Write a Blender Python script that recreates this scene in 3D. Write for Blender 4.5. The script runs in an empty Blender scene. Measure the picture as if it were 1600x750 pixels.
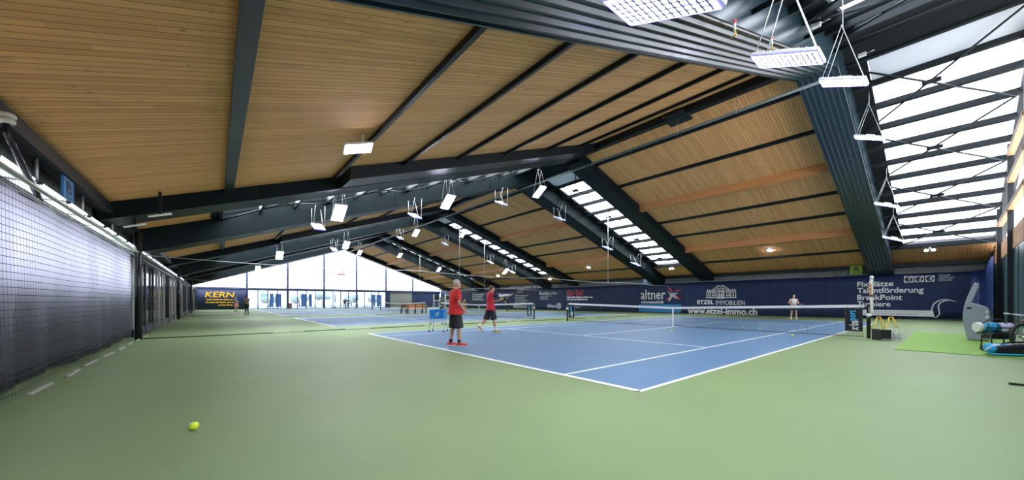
import bpy, bmesh, math, random
from mathutils import Vector, Matrix
random.seed(7)
SC = bpy.context.scene
COL = SC.collection
# ------------------------------------------------------------------ camera, world, light, exposure
cam_d = bpy.data.cameras.new('camera')
cam = bpy.data.objects.new('camera', cam_d); COL.objects.link(cam)
cam.location = (8.08, -16.16, 1.19)
cam.rotation_euler = (math.pi/2, 0, 0.883)
cam_d.sensor_width = 36.0
cam_d.lens = 36.0*563.9/1600
cam_d.shift_y = 95.5/1600
cam_d.clip_start = 0.05; cam_d.clip_end = 500
SC.camera = cam
SC.view_settings.view_transform = 'Standard'
SC.view_settings.look = 'None'
SC.view_settings.gamma = 1.0
SC.view_settings.use_curve_mapping = False
SC.view_settings.exposure = 1.32
SKY = 4.2          # overcast sky strength
LAMP = 55.0        # floodlight face strength
w = bpy.data.worlds.new('overcast_sky'); SC.world = w; w.use_nodes = True
wn = w.node_tree.nodes; wl = w.node_tree.links
bg = wn['Background']
bg.inputs['Color'].default_value = (0.93, 0.96, 1.0, 1)
bg.inputs['Strength'].default_value = SKY
try:
    SC.cycles.use_denoising = True
    SC.cycles.max_bounces = 10
    SC.cycles.diffuse_bounces = 6
    SC.cycles.transparent_max_bounces = 32
    SC.cycles.sample_clamp_indirect = 12
    SC.cycles.caustics_reflective = False
    SC.cycles.caustics_refractive = False
except Exception:
    pass
# the hall
UE, UN = -56.6, 9.6          # far glass gable, near side wall
VW = 18.5                    # long walls at v = -18.5 and +18.5
ZR, KS = 9.85, 6.2/18.4      # ridge height and slope of the ceiling underside
PER = 15.71
def cz(v): return ZR - KS*abs(v)
def portal(name, loc, rot, sx, sy):
    l = bpy.data.lights.new(name, 'AREA'); l.shape = 'RECTANGLE'; l.size = sx; l.size_y = sy
    l.cycles.is_portal = True
    o = bpy.data.objects.new(name, l); COL.objects.link(o); o.location = loc; o.rotation_euler = rot
    return o
ANG = math.atan(KS)
for k in range(4):
    uc = 7.82 - k*PER
    for s in (1, -1):
        portal('sky_opening', (uc, s*8.6, cz(8.6)+0.5), (s*-ANG, 0, 0), 3.2, 16.4)
portal('gable_opening', (UE-0.3, 0, 5.0), (0, math.pi/2*-1, 0), 10, 36)
portal('left_window_opening', (0.4, -VW-0.35, 2.08), (-math.pi/2*-1, 0, 0), 18.0, 1.2)
portal('side_opening', (UN+0.35, 0, 6.2), (0, math.pi/2, 0), 6, 34)

# ------------------------------------------------------------------ materials
MATS = {}
def nt(m): return m.node_tree.nodes, m.node_tree.links
def mat(name, col, rough=0.5, metal=0.0, spec=0.5, emit=None, estr=0.0, alpha=1.0, coat=0.0):
    if name in MATS: return MATS[name]
    m = bpy.data.materials.new(name); m.use_nodes = True
    b = m.node_tree.nodes['Principled BSDF']
    b.inputs['Base Color'].default_value = (*col, 1)
    b.inputs['Roughness'].default_value = rough
    b.inputs['Metallic'].default_value = metal
    b.inputs['Specular IOR Level'].default_value = spec
    b.inputs['Coat Weight'].default_value = coat
    if emit:
        b.inputs['Emission Color'].default_value = (*emit, 1); b.inputs['Emission Strength'].default_value = estr
    MATS[name] = m
    return m
def noisy(name, col, amt=0.15, scale=4.0, rough=0.5, metal=0.0, stretch=(1, 1, 1), bump=0.0, spec=0.5, coat=0.0):
    """a colour with a little procedural variation"""
    if name in MATS: return MATS[name]
    m = mat(name, col, rough, metal, spec, coat=coat); n, l = nt(m); b = n['Principled BSDF']
    g = n.new('ShaderNodeNewGeometry'); mp = n.new('ShaderNodeMapping'); mp.inputs['Scale'].default_value = stretch
    t = n.new('ShaderNodeTexNoise'); t.inputs['Scale'].default_value = scale; t.inputs['Detail'].default_value = 4
    r = n.new('ShaderNodeMapRange'); r.inputs['From Min'].default_value = 0.25; r.inputs['From Max'].default_value = 0.75
    r.inputs['To Min'].default_value = 1-amt; r.inputs['To Max'].default_value = 1+amt
    mx = n.new('ShaderNodeMix'); mx.data_type = 'RGBA'; mx.blend_type = 'MULTIPLY'; mx.inputs[0].default_value = 1
    mx.inputs[6].default_value = (*col, 1)
    l.new(g.outputs['Position'], mp.inputs['Vector']); l.new(mp.outputs['Vector'], t.inputs['Vector'])
    l.new(t.outputs['Fac'], r.inputs['Value']); l.new(r.outputs['Result'], mx.inputs[7]); l.new(mx.outputs[2], b.inputs['Base Color'])
    if bump:
        bp = n.new('ShaderNodeBump'); bp.inputs['Strength'].default_value = bump; bp.inputs['Distance'].default_value = 0.01
        l.new(t.outputs['Fac'], bp.inputs['Height']); l.new(bp.outputs['Normal'], b.inputs['Normal'])
    return m
def math_node(n, op, a=None, b=None):
    x = n.new('ShaderNodeMath'); x.operation = op
    if a is not None: x.inputs[0].default_value = a
    if b is not None: x.inputs[1].default_value = b
    return x
def wood_planks(name, c1, c2, width, axis=0, rough=0.55):
    """boards: a colour per board, dark joint, streaky grain, knots. axis: the world axis across the boards"""
    m = mat(name, c1, rough); n, l = nt(m); b = n['Principled BSDF']
    g = n.new('ShaderNodeNewGeometry'); sp = n.new('ShaderNodeSeparateXYZ'); l.new(g.outputs['Position'], sp.inputs[0])
    d = math_node(n, 'DIVIDE', b=width); l.new(sp.outputs[axis], d.inputs[0])
    fl = math_node(n, 'FLOOR'); l.new(d.outputs[0], fl.inputs[0])
    # butt joints: shift along the board per board
    wn_ = n.new('ShaderNodeTexWhiteNoise'); wn_.noise_dimensions = '1D'; l.new(fl.outputs[0], wn_.inputs['W'])
    along = sp.outputs[1 if axis == 0 else 0]
    ml = math_node(n, 'MULTIPLY', b=0.23); l.new(along, ml.inputs[0])
    ad = math_node(n, 'ADD'); l.new(ml.outputs[0], ad.inputs[0]); l.new(wn_.outputs['Value'], ad.inputs[1])
    fl2 = math_node(n, 'FLOOR'); l.new(ad.outputs[0], fl2.inputs[0])
    wn2 = n.new('ShaderNodeTexWhiteNoise'); wn2.noise_dimensions = '2D'
    cb = n.new('ShaderNodeCombineXYZ'); l.new(fl.outputs[0], cb.inputs[0]); l.new(fl2.outputs[0], cb.inputs[1]); l.new(cb.outputs[0], wn2.inputs['Vector'])
    mx = n.new('ShaderNodeMix'); mx.data_type = 'RGBA'; mx.inputs[6].default_value = (*c1, 1); mx.inputs[7].default_value = (*c2, 1)
    l.new(wn2.outputs['Value'], mx.inputs[0])
    mp = n.new('ShaderNodeMapping'); sc = [3.0, 3.0, 3.0]; sc[axis] = 40.0; mp.inputs['Scale'].default_value = sc
    if axis == 0: mp.inputs['Scale'].default_value = (40, 1.6, 1.6)
    l.new(g.outputs['Position'], mp.inputs['Vector'])
    t = n.new('ShaderNodeTexNoise'); t.inputs['Scale'].default_value = 1.0; t.inputs['Detail'].default_value = 5; l.new(mp.outputs['Vector'], t.inputs['Vector'])
    r = n.new('ShaderNodeMapRange'); r.inputs['From Min'].default_value = 0.3; r.inputs['From Max'].default_value = 0.7
    r.inputs['To Min'].default_value = 0.86; r.inputs['To Max'].default_value = 1.1; l.new(t.outputs['Fac'], r.inputs['Value'])
    m2 = n.new('ShaderNodeMix'); m2.data_type = 'RGBA'; m2.blend_type = 'MULTIPLY'; m2.inputs[0].default_value = 1
    l.new(mx.outputs[2], m2.inputs[6]); l.new(r.outputs['Result'], m2.inputs[7])
    # knots
    mk = n.new('ShaderNodeMapping'); mk.inputs['Scale'].default_value = (4.2, 2.2, 2.2) if axis == 0 else (2.2, 4.2, 2.2); l.new(g.outputs['Position'], mk.inputs['Vector'])
    vo = n.new('ShaderNodeTexVoronoi'); vo.inputs['Scale'].default_value = 1.0; l.new(mk.outputs['Vector'], vo.inputs['Vector'])
    rk = n.new('ShaderNodeMapRange'); rk.inputs['From Min'].default_value = 0.035; rk.inputs['From Max'].default_value = 0.09; l.new(vo.outputs['Distance'], rk.inputs['Value'])
    rk.inputs['To Min'].default_value = 0.45; rk.inputs['To Max'].default_value = 1.0
    m3 = n.new('ShaderNodeMix'); m3.data_type = 'RGBA'; m3.blend_type = 'MULTIPLY'; m3.inputs[0].default_value = 1
    l.new(m2.outputs[2], m3.inputs[6]); l.new(rk.outputs['Result'], m3.inputs[7])
    # joints
    fr = math_node(n, 'FRACT'); l.new(d.outputs[0], fr.inputs[0])
    lt = math_node(n, 'LESS_THAN', b=0.09); l.new(fr.outputs[0], lt.inputs[0])
    m4 = n.new('ShaderNodeMix'); m4.data_type = 'RGBA'; l.new(lt.outputs[0], m4.inputs[0]); l.new(m3.outputs[2], m4.inputs[6])
    m4.inputs[7].default_value = (c1[0]*0.38, c1[1]*0.34, c1[2]*0.3, 1)
    l.new(m4.outputs[2], b.inputs['Base Color'])
    return m
def net_mat(name, col, cell, thread, ax=(0, 2), rough=0.8):
    """woven netting: threads on a grid in the object's own coordinates, open between"""
    m = bpy.data.materials.new(name); m.use_nodes = True; n, l = nt(m); b = n['Principled BSDF']
    b.inputs['Base Color'].default_value = (*col, 1); b.inputs['Roughness'].default_value = rough
    tc = n.new('ShaderNodeTexCoord'); sp = n.new('ShaderNodeSeparateXYZ'); l.new(tc.outputs['Object'], sp.inputs[0])
    outs = []
    for a in ax:
        d = math_node(n, 'DIVIDE', b=cell); l.new(sp.outputs[a], d.inputs[0])
        f = math_node(n, 'FRACT'); l.new(d.outputs[0], f.inputs[0])
        t = math_node(n, 'LESS_THAN', b=thread/cell); l.new(f.outputs[0], t.inputs[0]); outs.append(t)
    mx = math_node(n, 'MAXIMUM'); l.new(outs[0].outputs[0], mx.inputs[0]); l.new(outs[1].outputs[0], mx.inputs[1])
    l.new(mx.outputs[0], b.inputs['Alpha'])
    MATS[name] = m
    return m
def glass_mat(name, tint=(1, 1, 1), gloss=0.06, rough=0.02):
    m = bpy.data.materials.new(name); m.use_nodes = True; n, l = nt(m)
    for x in list(n):
        if x.type != 'OUTPUT_MATERIAL': n.remove(x)
    o = [x for x in n if x.type == 'OUTPUT_MATERIAL'][0]
    t = n.new('ShaderNodeBsdfTransparent'); t.inputs[0].default_value = (*tint, 1)
    g = n.new('ShaderNodeBsdfGlossy'); g.inputs['Roughness'].default_value = rough
    mx = n.new('ShaderNodeMixShader'); mx.inputs[0].default_value = gloss
    l.new(t.outputs[0], mx.inputs[1]); l.new(g.outputs[0], mx.inputs[2]); l.new(mx.outputs[0], o.inputs[0])
    MATS[name] = m
    return m
STEEL = noisy('painted_steel_green_black', (0.007, 0.011, 0.013), 0.12, 2.0, 0.45, spec=0.25)
STEEL2 = noisy('painted_steel_petrol', (0.006, 0.012, 0.014), 0.15, 1.2, 0.5, spec=0.12)
RIB = noisy('ribbed_sheet_petrol', (0.015, 0.032, 0.040), 0.06, 1.5, 0.25, spec=0.6)
SHEET = noisy('dark_roof_sheet', (0.012, 0.015, 0.017), 0.12, 2.0, 0.8, spec=0.1)
WOOD = wood_planks('ceiling_boards', (0.68, 0.325, 0.118), (0.82, 0.415, 0.16), 0.125, 0, 0.85)
WOOD2 = wood_planks('timber_boards_warm', (0.50, 0.24, 0.09), (0.60, 0.31, 0.13), 0.16)
GLULAM = noisy('glued_timber', (0.55, 0.235, 0.08), 0.15, 3.0, 0.5, stretch=(0.3, 4, 4))
GREEN = noisy('green_hard_court', (0.205, 0.285, 0.130), 0.05, 0.8, 0.55, bump=0.02, spec=0.25)
BLUE = noisy('blue_hard_court', (0.105, 0.205, 0.345), 0.05, 0.8, 0.52, bump=0.02, spec=0.3)
LINE = noisy('white_line_paint', (0.82, 0.84, 0.84), 0.03, 3.0, 0.5)
MATG = noisy('bright_green_mat', (0.21, 0.40, 0.07), 0.12, 5.0, 0.8, bump=0.1)
NAVY = noisy('navy_banner_cloth', (0.010, 0.022, 0.080), 0.18, 1.5, 0.55, spec=0.3)
NAVY2 = noisy('navy_smooth_drape', (0.020, 0.045, 0.17), 0.15, 1.5, 0.3)
INK = mat('banner_white_ink', (0.72, 0.72, 0.74), 0.6)
INKG = mat('banner_grey_ink', (0.40, 0.42, 0.46), 0.6)
INKR = mat('banner_red_ink', (0.70, 0.045, 0.05), 0.6)
INKY = mat('banner_yellow_ink', (0.85, 0.48, 0.01), 0.6)
INKB = mat('banner_cyan_ink', (0.015, 0.20, 0.46), 0.6)
INKD = mat('banner_dark_ink', (0.02, 0.03, 0.07), 0.6)
WHITE = noisy('white_plastic', (0.74, 0.74, 0.72), 0.04, 6.0, 0.4)
WHITEM = noisy('white_coated_metal', (0.70, 0.70, 0.68), 0.05, 6.0, 0.35)
GREY = noisy('light_grey_shell', (0.29, 0.335, 0.40), 0.05, 3.0, 0.4)
GREYB = noisy('grey_blue_panel', (0.33, 0.36, 0.42), 0.05, 2.0, 0.6)
CONC = noisy('grey_concrete', (0.22, 0.22, 0.23), 0.15, 2.0, 0.8)
CORR = noisy('grey_wall_sheet', (0.12, 0.13, 0.135), 0.15, 2.0, 0.5)
BLACK = noisy('black_rubber', (0.012, 0.012, 0.013), 0.2, 8.0, 0.55)
BLACKG = noisy('black_gloss', (0.012, 0.013, 0.016), 0.2, 6.0, 0.25)
CHROME = mat('bright_metal', (0.75, 0.76, 0.78), 0.2, 1.0)
WIRE = mat('galvanised_wire', (0.55, 0.56, 0.57), 0.35, 0.8)
TEAL = noisy('dark_teal_screen', (0.055, 0.125, 0.145), 0.35, 2.0, 0.3, stretch=(1, 6, 0.3))
LED = mat('led_face', (1, 1, 1), 0.5, emit=(0.93, 0.95, 1.0), estr=LAMP)
FRINGEB = mat('blue_glare_fringe', (0.05, 0.05, 0.6), 0.4, emit=(0.12, 0.10, 1.0), estr=1.2)  # blue glow painted in for colour fringing at lamp edges
LOUV = mat('lamp_louvre', (0.16, 0.16, 0.42), 0.4)
TUBE = mat('fluorescent_tube', (1, 1, 1), 0.5, emit=(0.92, 0.93, 1.0), estr=3.0)
GLASS = glass_mat('clear_glazing', (0.96, 0.98, 1.0), 0.05)
GLASSS = glass_mat('dimmed_glazing', (0.62, 0.64, 0.66), 0.05)  # tint put in to dim the daylight through the side wall panes
GLASSR = glass_mat('roof_glazing', (0.72, 0.74, 0.77), 0.05)
GLASSB = glass_mat('blue_tinted_glazing', (0.50, 0.56, 0.64), 0.05)
GLASSG = glass_mat('gable_glazing', (0.34, 0.36, 0.40), 0.04)
FROST = mat('milky_panel', (0.62, 0.66, 0.72), 0.6)
FROST.node_tree.nodes['Principled BSDF'].inputs['Transmission Weight'].default_value = 0.12
SIGNG = mat('lime_sign_face', (0.27, 0.42, 0.03), 0.5)
SIGNB = mat('blue_sign_face', (0.03, 0.20, 0.48), 0.5)
ORANGE = noisy('orange_timber', (0.60, 0.23, 0.065), 0.15, 4.0, 0.5)
BROWN = noisy('dark_brown_timber', (0.13, 0.055, 0.03), 0.15, 4.0, 0.5)
YEL = mat('yellow_plastic', (0.80, 0.52, 0.02), 0.4)
FELT = noisy('tennis_ball_felt', (0.66, 0.78, 0.03), 0.12, 90.0, 0.9)
SEAM = mat('tennis_ball_seam', (0.85, 0.87, 0.75), 0.7)
CYAN = noisy('bright_blue_plastic', (0.006, 0.22, 0.62), 0.08, 4.0, 0.35)
CYAN2 = noisy('sky_blue_fabric', (0.03, 0.36, 0.72), 0.12, 6.0, 0.5)
NETM = net_mat('tennis_net_mesh', (0.015, 0.018, 0.02), 0.045, 0.0042)
DIVN = net_mat('divider_net_mesh', (0.04, 0.045, 0.04), 0.05, 0.0014, ax=(1, 2))
WALLN = net_mat('wall_net_mesh', (0.018, 0.018, 0.025), 0.09, 0.008)

# ------------------------------------------------------------------ mesh helpers
class MB:
    def __init__(s): s.v = []; s.f = []; s.m = []; s.cur = 0; s.sm = []; s.smooth = False
    def face(s, idx): s.f.append(tuple(idx)); s.m.append(s.cur); s.sm.append(s.smooth)
    def add(s, vs, fs):
        b = len(s.v); s.v += [tuple(p) for p in vs]
        for f in fs: s.face([b+i for i in f])
        return s
    def box(s, x0, y0, z0, x1, y1, z1, M=None):
        vs = [Vector(p) for p in ((x0,y0,z0),(x1,y0,z0),(x1,y1,z0),(x0,y1,z0),(x0,y0,z1),(x1,y0,z1),(x1,y1,z1),(x0,y1,z1))]
        if M: vs = [M @ p for p in vs]
        return s.add(vs, [(0,3,2,1),(4,5,6,7),(0,1,5,4),(1,2,6,5),(2,3,7,6),(3,0,4,7)])
    def cbox(s, x0, y0, z0, x1, y1, z1, c=0.01, M=None):
        """a box with chamfered edges"""
        bm = bmesh.new(); bmesh.ops.create_cube(bm, size=1)
        for v in bm.verts: v.co = Vector((x0+(v.co.x+.5)*(x1-x0), y0+(v.co.y+.5)*(y1-y0), z0+(v.co.z+.5)*(z1-z0)))
        c = min(c, 0.45*min(abs(x1-x0), abs(y1-y0), abs(z1-z0)))
        bmesh.ops.bevel(bm, geom=bm.edges[:], offset=c, segments=2, affect='EDGES', profile=0.6)
        return s.bm(bm, M)
    def bm(s, bm, M=None):
        bm.verts.index_update()
        s.add([(M @ v.co) if M else v.co.copy() for v in bm.verts], [[v.index for v in f.verts] for f in bm.faces])
        bm.free(); return s
    def bar(s, p0, p1, w, h, up=(0, 0, 1)):
        """a box beam from p0 to p1; w across, h along up"""
        p0, p1 = Vector(p0), Vector(p1); d = (p1-p0).normalized(); u = Vector(up)
        x = d.cross(u)
        if x.length < 1e-5: x = d.cross(Vector((1, 0, 0)))
        x.normalize(); y = x.cross(d).normalized(); vs = []
        for p in (p0, p1):
            for a, b in ((-1,-1),(1,-1),(1,1),(-1,1)): vs.append(p + x*a*w/2 + y*b*h/2)
        return s.add(vs, [(3,2,1,0),(4,5,6,7),(0,1,5,4),(1,2,6,5),(2,3,7,6),(3,0,4,7)])
    def tube(s, pts, r, n=8, caps=True):
        """a round tube along points; r one radius or one per point"""
        pts = [Vector(p) for p in pts]; k = len(pts); rs = r if isinstance(r, (list, tuple)) else [r]*k
        old = s.smooth; s.smooth = True; b = len(s.v); prev = None
        for i, p in enumerate(pts):
            d = (pts[min(i+1, k-1)] - pts[max(i-1, 0)]).normalized()
            a = prev - d*prev.dot(d) if prev is not None else d.cross(Vector((0, 0, 1)) if abs(d.z) < .9 else Vector((1, 0, 0)))
            if a.length < 1e-6: a = d.orthogonal()
            a.normalize(); prev = a; c = d.cross(a)
            for j in range(n):
                t = 2*math.pi*j/n; s.v.append(tuple(p + (a*math.cos(t)+c*math.sin(t))*rs[i]))
        for i in range(k-1):
            for j in range(n):
                s.face((b+i*n+j, b+i*n+(j+1)%n, b+(i+1)*n+(j+1)%n, b+(i+1)*n+j))
        s.smooth = False
        if caps: s.face([b+j for j in range(n)][::-1]); s.face([b+(k-1)*n+j for j in range(n)])
        s.smooth = old; return s
    def ell(s, c, r, n=12, M=None):
        """an ellipsoid"""
        c = Vector(c); r = r if isinstance(r, (tuple, list)) else (r, r, r); old = s.smooth; s.smooth = True
        m = max(4, n*2//3); vs = []; fs = []
        def P(x, y, z):
            p = Vector((x*r[0], y*r[1], z*r[2]))
            return c + ((M @ p) if M else p)
        vs.append(P(0, 0, -1))
        for i in range(1, m):
            ph = math.pi*i/m
            for j in range(n):
                th = 2*math.pi*j/n; vs.append(P(math.sin(ph)*math.cos(th), math.sin(ph)*math.sin(th), -math.cos(ph)))
        vs.append(P(0, 0, 1)); T = len(vs)-1
        for j in range(n): fs.append((0, 1+(j+1)%n, 1+j))
        for i in range(m-2):
            for j in range(n): fs.append((1+i*n+j, 1+i*n+(j+1)%n, 1+(i+1)*n+(j+1)%n, 1+(i+1)*n+j))
        for j in range(n): fs.append((T, T-n+j, T-n+(j+1)%n))
        s.add(vs, fs); s.smooth = old; return s
    def loft(s, rings, n=16, smooth=True):
        """closed body through elliptical rings (cx, cy, cz, rx, ry[, tilt about x])"""
        old = s.smooth; s.smooth = smooth; b = len(s.v)
        for rg in rings:
            cx, cy, c_z, rx, ry = rg[:5]; tl = rg[5] if len(rg) > 5 else 0
            for j in range(n):
                t = 2*math.pi*j/n; y = ry*math.sin(t)
                s.v.append((cx+rx*math.cos(t), cy+y*math.cos(tl), c_z+y*math.sin(tl)))
        for i in range(len(rings)-1):
            for j in range(n): s.face((b+i*n+j, b+i*n+(j+1)%n, b+(i+1)*n+(j+1)%n, b+(i+1)*n+j))
        s.smooth = False
        s.face([b+j for j in range(n)][::-1]); k = len(rings)-1; s.face([b+k*n+j for j in range(n)])
        s.smooth = old; return s
    def prism(s, pts, o, ax, ay, depth):
        """2-D outline pts in the frame (o, ax, ay), given a thickness along ax x ay"""
        o, ax, ay = Vector(o), Vector(ax), Vector(ay); nrm = ax.cross(ay).normalized(); k = len(pts)
        area = sum(pts[i][0]*pts[(i+1)%k][1]-pts[(i+1)%k][0]*pts[i][1] for i in range(k))
        if area < 0: pts = pts[::-1]
        vs = [o+ax*a+ay*c for a, c in pts] + [o+ax*a+ay*c+nrm*depth for a, c in pts]
        fs = [list(range(k))[::-1], list(range(k, 2*k))] + [(i, (i+1)%k, k+(i+1)%k, k+i) for i in range(k)]
        if depth < 0: fs = [tuple(f)[::-1] for f in fs]
        return s.add(vs, fs)
    def build(s, name, m, parent=None, loc=None):
        me = bpy.data.meshes.new(name); me.from_pydata(s.v, [], s.f)
        for x in (m if isinstance(m, (list, tuple)) else [m]): me.materials.append(x)
        me.polygons.foreach_set('material_index', s.m); me.polygons.foreach_set('use_smooth', s.sm)
        me.update()
        o = bpy.data.objects.new(name, me); COL.objects.link(o)
        if parent: o.parent = parent
        if loc: o.location = loc
        return o
def remesh(mb, name, m, voxel, parent=None, smooth=2):
    """grow one continuous surface over everything in mb"""
    o = mb.build(name, m)
    r = o.modifiers.new('r', 'REMESH'); r.mode = 'VOXEL'; r.voxel_size = voxel; r.use_smooth_shade = True
    if smooth:
        q = o.modifiers.new('s', 'SMOOTH'); q.iterations = smooth; q.factor = 0.5
    dg = bpy.context.evaluated_depsgraph_get(); dg.update()
    me = bpy.data.meshes.new_from_object(o.evaluated_get(dg)); o.modifiers.clear(); o.data = me
    me.materials.clear()
    for x in (m if isinstance(m, (list, tuple)) else [m]): me.materials.append(x)
    for p in me.polygons: p.use_smooth = True; p.material_index = 0
    if parent: o.parent = parent
    return o
def tag(o, label, cat, group=None):
    o['label'] = label; o['category'] = cat
    if group: o['group'] = group
    return o
def thing(name, label, cat, loc=(0, 0, 0), rz=0.0, group=None):
    o = bpy.data.objects.new(name, None); COL.objects.link(o); o.location = loc; o.rotation_euler = (0, 0, rz); o.empty_display_size = 0.1
    return tag(o, label, cat, group)
def struct(o): o['kind'] = 'structure'; return o
def stuff(o): o['kind'] = 'stuff'; return o
def copy_tree(o, parent=None):
    c = o.copy(); COL.objects.link(c)
    if parent: c.parent = parent
    for ch in list(o.children): copy_tree(ch, c)
    return c
WALLROT = {'v+': (math.pi/2, 0, 0), 'u-': (math.pi/2, 0, math.pi/2), 'v-': (math.pi/2, 0, math.pi), 'u+': (math.pi/2, 0, -math.pi/2)}
def text(body, name, m, box, plane, wall='v+', parent=None, bold=0.0, shear=0.0, rot=None, depth=0.004):
    """lettering fitted to box = (a0, z0, a1, z1) on a wall: a is read along the wall, left to right as seen from inside"""
    cu = bpy.data.curves.new(name, 'FONT'); cu.body = body; cu.size = 1; cu.shear = shear; cu.extrude = 0.0; cu.resolution_u = 3
    o = bpy.data.objects.new(name, cu); COL.objects.link(o)
    dg = bpy.context.evaluated_depsgraph_get(); dg.update()
    me = bpy.data.meshes.new_from_object(o.evaluated_get(dg)); bpy.data.objects.remove(o); me.name = name
    xs = [v.co.x for v in me.vertices]; ys = [v.co.y for v in me.vertices]
    x0, x1, y0, y1 = min(xs), max(xs), min(ys), max(ys)
    a0, z0, a1, z1 = box; W, H = abs(a1-a0), z1-z0
    for v in me.vertices:
        X = (v.co.x-x0)/(x1-x0); Y = (v.co.y-y0)/(y1-y0)
        if rot == 'up': X, Y = 1-Y, X        # reads bottom to top
        if rot == 'down': X, Y = Y, 1-X
        a = a0 + X*(a1-a0); z = z0 + Y*H
        v.co = {'v+': (a, plane, z), 'v-': (a, plane, z), 'u-': (plane, a, z), 'u+': (plane, a, z)}[wall]
    if bold:
        b_ = bmesh.new(); b_.from_mesh(me); src = b_.verts[:] + b_.edges[:] + b_.faces[:]; sx = bold*0.75*W/(x1-x0); sz = bold*0.75*H/(y1-y0); sg = 1 if a1 > a0 else -1
        if rot: sx, sz = bold*0.75*W/(y1-y0), bold*0.75*H/(x1-x0)
        vs0 = list(b_.verts)
        for q_, (dx, dz) in enumerate(((1, 0), (-1, 0), (0, 1), (0, -1), (0.7, 0.7), (-0.7, 0.7), (0.7, -0.7), (-0.7, -0.7))):
            e_ = 0.0004*(q_+1)
            d_ = bmesh.ops.duplicate(b_, geom=src); off = {'v+': Vector((dx*sx, -e_, dz*sz)), 'v-': Vector((dx*sx, e_, dz*sz)), 'u-': Vector((e_, dx*sx, dz*sz)), 'u+': Vector((-e_, dx*sx, dz*sz))}[wall]
            for g_ in d_['geom']:
                if isinstance(g_, bmesh.types.BMVert): g_.co += off
        b_.to_mesh(me); b_.free()
    me.materials.clear(); me.materials.append(m); me.update()
    o = bpy.data.objects.new(name, me); COL.objects.link(o)
    if parent: o.parent = parent
    return o
def wall_quad(mb, a0, z0, a1, z1, plane, wall='v+', t=0.004):
    if wall in ('v+', 'v-'): mb.box(min(a0, a1), plane-t/2, z0, max(a0, a1), plane+t/2, z1)
    else: mb.box(plane-t/2, min(a0, a1), z0, plane+t/2, max(a0, a1), z1)
def word_bars(name, m, a0, z0, a1, z1, plane, wall='v+', parent=None, seed=1, rows=1):
    """lines of print too small to read: strips broken into words"""
    rnd = random.Random(seed); mb = MB(); hh = (z1-z0)/(rows*1.7-0.7)
    for r in range(rows):
        z = z1 - hh*(1+1.7*r); a = 0.0; L = abs(a1-a0)*(1 if r == 0 else rnd.uniform(.7, 1)); sg = 1 if a1 > a0 else -1
        while a < L-0.05:
            ww = min(L-a, rnd.uniform(1.5, 5)*hh); wall_quad(mb, a0+sg*a, z, a0+sg*(a+ww), z+hh*rnd.uniform(.75, 1), plane, wall); a += ww+hh*0.5
    return mb.build(name, m, parent)

# ------------------------------------------------------------------ survey helper: a sight line through the frame, met with a plane of the hall
_cy, _sy = math.cos(0.883), math.sin(0.883)
_C = Vector((8.08, -16.16, 1.19)); _F = Vector((-_sy, _cy, 0)); _R = Vector((_cy, _sy, 0))
def survey(x, y, axis, val):
    d = _F + _R*((x-800)/563.9) + Vector((0, 0, 1))*((470.5-y)/563.9)
    i = 'uvz'.index(axis); return _C + d*((val-_C[i])/d[i])
def BW(x, y):
    p = survey(x, y, 'v', 18.36); return p.x, p.z

# ------------------------------------------------------------------ floor and courts
fl = struct(MB().box(UE-0.1, -VW-0.2, -0.2, UN+0.2, VW+0.2, 0).build('floor', GREEN))
CU = [0, -PER, -2*PER, -3*PER]
for k, uc in enumerate(CU):
    cs = struct(MB().box(uc-5.485, -11.885, -0.05, uc+5.485, 11.885, 0.004).build('court_surface', BLUE))
    mb = MB()
    def ln(x0, y0, x1, y1): mb.box(uc+x0, y0, 0, uc+x1, y1, 0.0065)
    for s in (-1, 1):
        ln(s*5.485-0.04 if s > 0 else -5.485-0.02, -11.885, s*5.485+0.02 if s > 0 else -5.485+0.04, 11.885)
        ln(s*4.115-0.028, -11.8, s*4.115+0.028, 11.8)
        ln(-5.485, s*11.885-(0.1 if s > 0 else 0), 5.485, s*11.885+(0 if s > 0 else 0.1))
        ln(-4.115, s*6.4-0.028, 4.115, s*6.4+0.028)
    ln(-0.028, -6.4, 0.028, 6.4)
    ln(-0.03, 11.6, 0.03, 11.8); ln(-0.03, -11.8, 0.03, -11.6)
    struct(mb.build('line_marking', LINE, cs))

# ------------------------------------------------------------------ roof
def slab(mb, u0, u1, va, vb, d0, d1):
    """a piece that follows the roof slope between va and vb, from d0 to d1 below the ceiling plane"""
    vs = []
    for d in (d1, d0):
        for u, v in ((u0, va), (u1, va), (u1, vb), (u0, vb)): vs.append((u, v, cz(v)-d))
    fs = [(0,3,2,1),(4,5,6,7),(0,1,5,4),(1,2,6,5),(2,3,7,6),(3,0,4,7)]
    if vb < va: fs = [f[::-1] for f in fs]
    return mb.add(vs, fs)
BAYS = [(-5.45-PER*k, 4.55-PER*k) for k in range(4)]
for k, (u0, u1) in enumerate(BAYS):
    u0 = max(u0, UE)
    for s in (1, -1):
        struct(slab(MB(), u0-0.3, u1+0.3, s*0.0, s*18.6, -0.25, 0).build('ceiling', WOOD))
        for j, v in enumerate((1.4, 3.8, 6.35, 8.75, 10.95, 13.0, 15.85)):
            timber = s > 0 and j in (2, 5)
            a, bb = (0.11, 0.40) if timber else (0.055, 0.13)
            if j == 6 and s < 0: a, bb = 0.11, 0.10
            mb = slab(MB(), u0, u1, s*(v-a), s*(v+a), -0.02, bb)
            struct(mb.build('ceiling_beam', GLULAM if timber else STEEL))
            if timber:
                struct(slab(MB(), u0, u1, s*(v+a+0.005), s*(v+a+0.07), -0.02, 0.12).build('ceiling_beam', STEEL))
    struct(MB().box(u0, -0.16, ZR-0.38, u1, 0.16, ZR+0.1).build('ridge_beam', STEEL))
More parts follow.
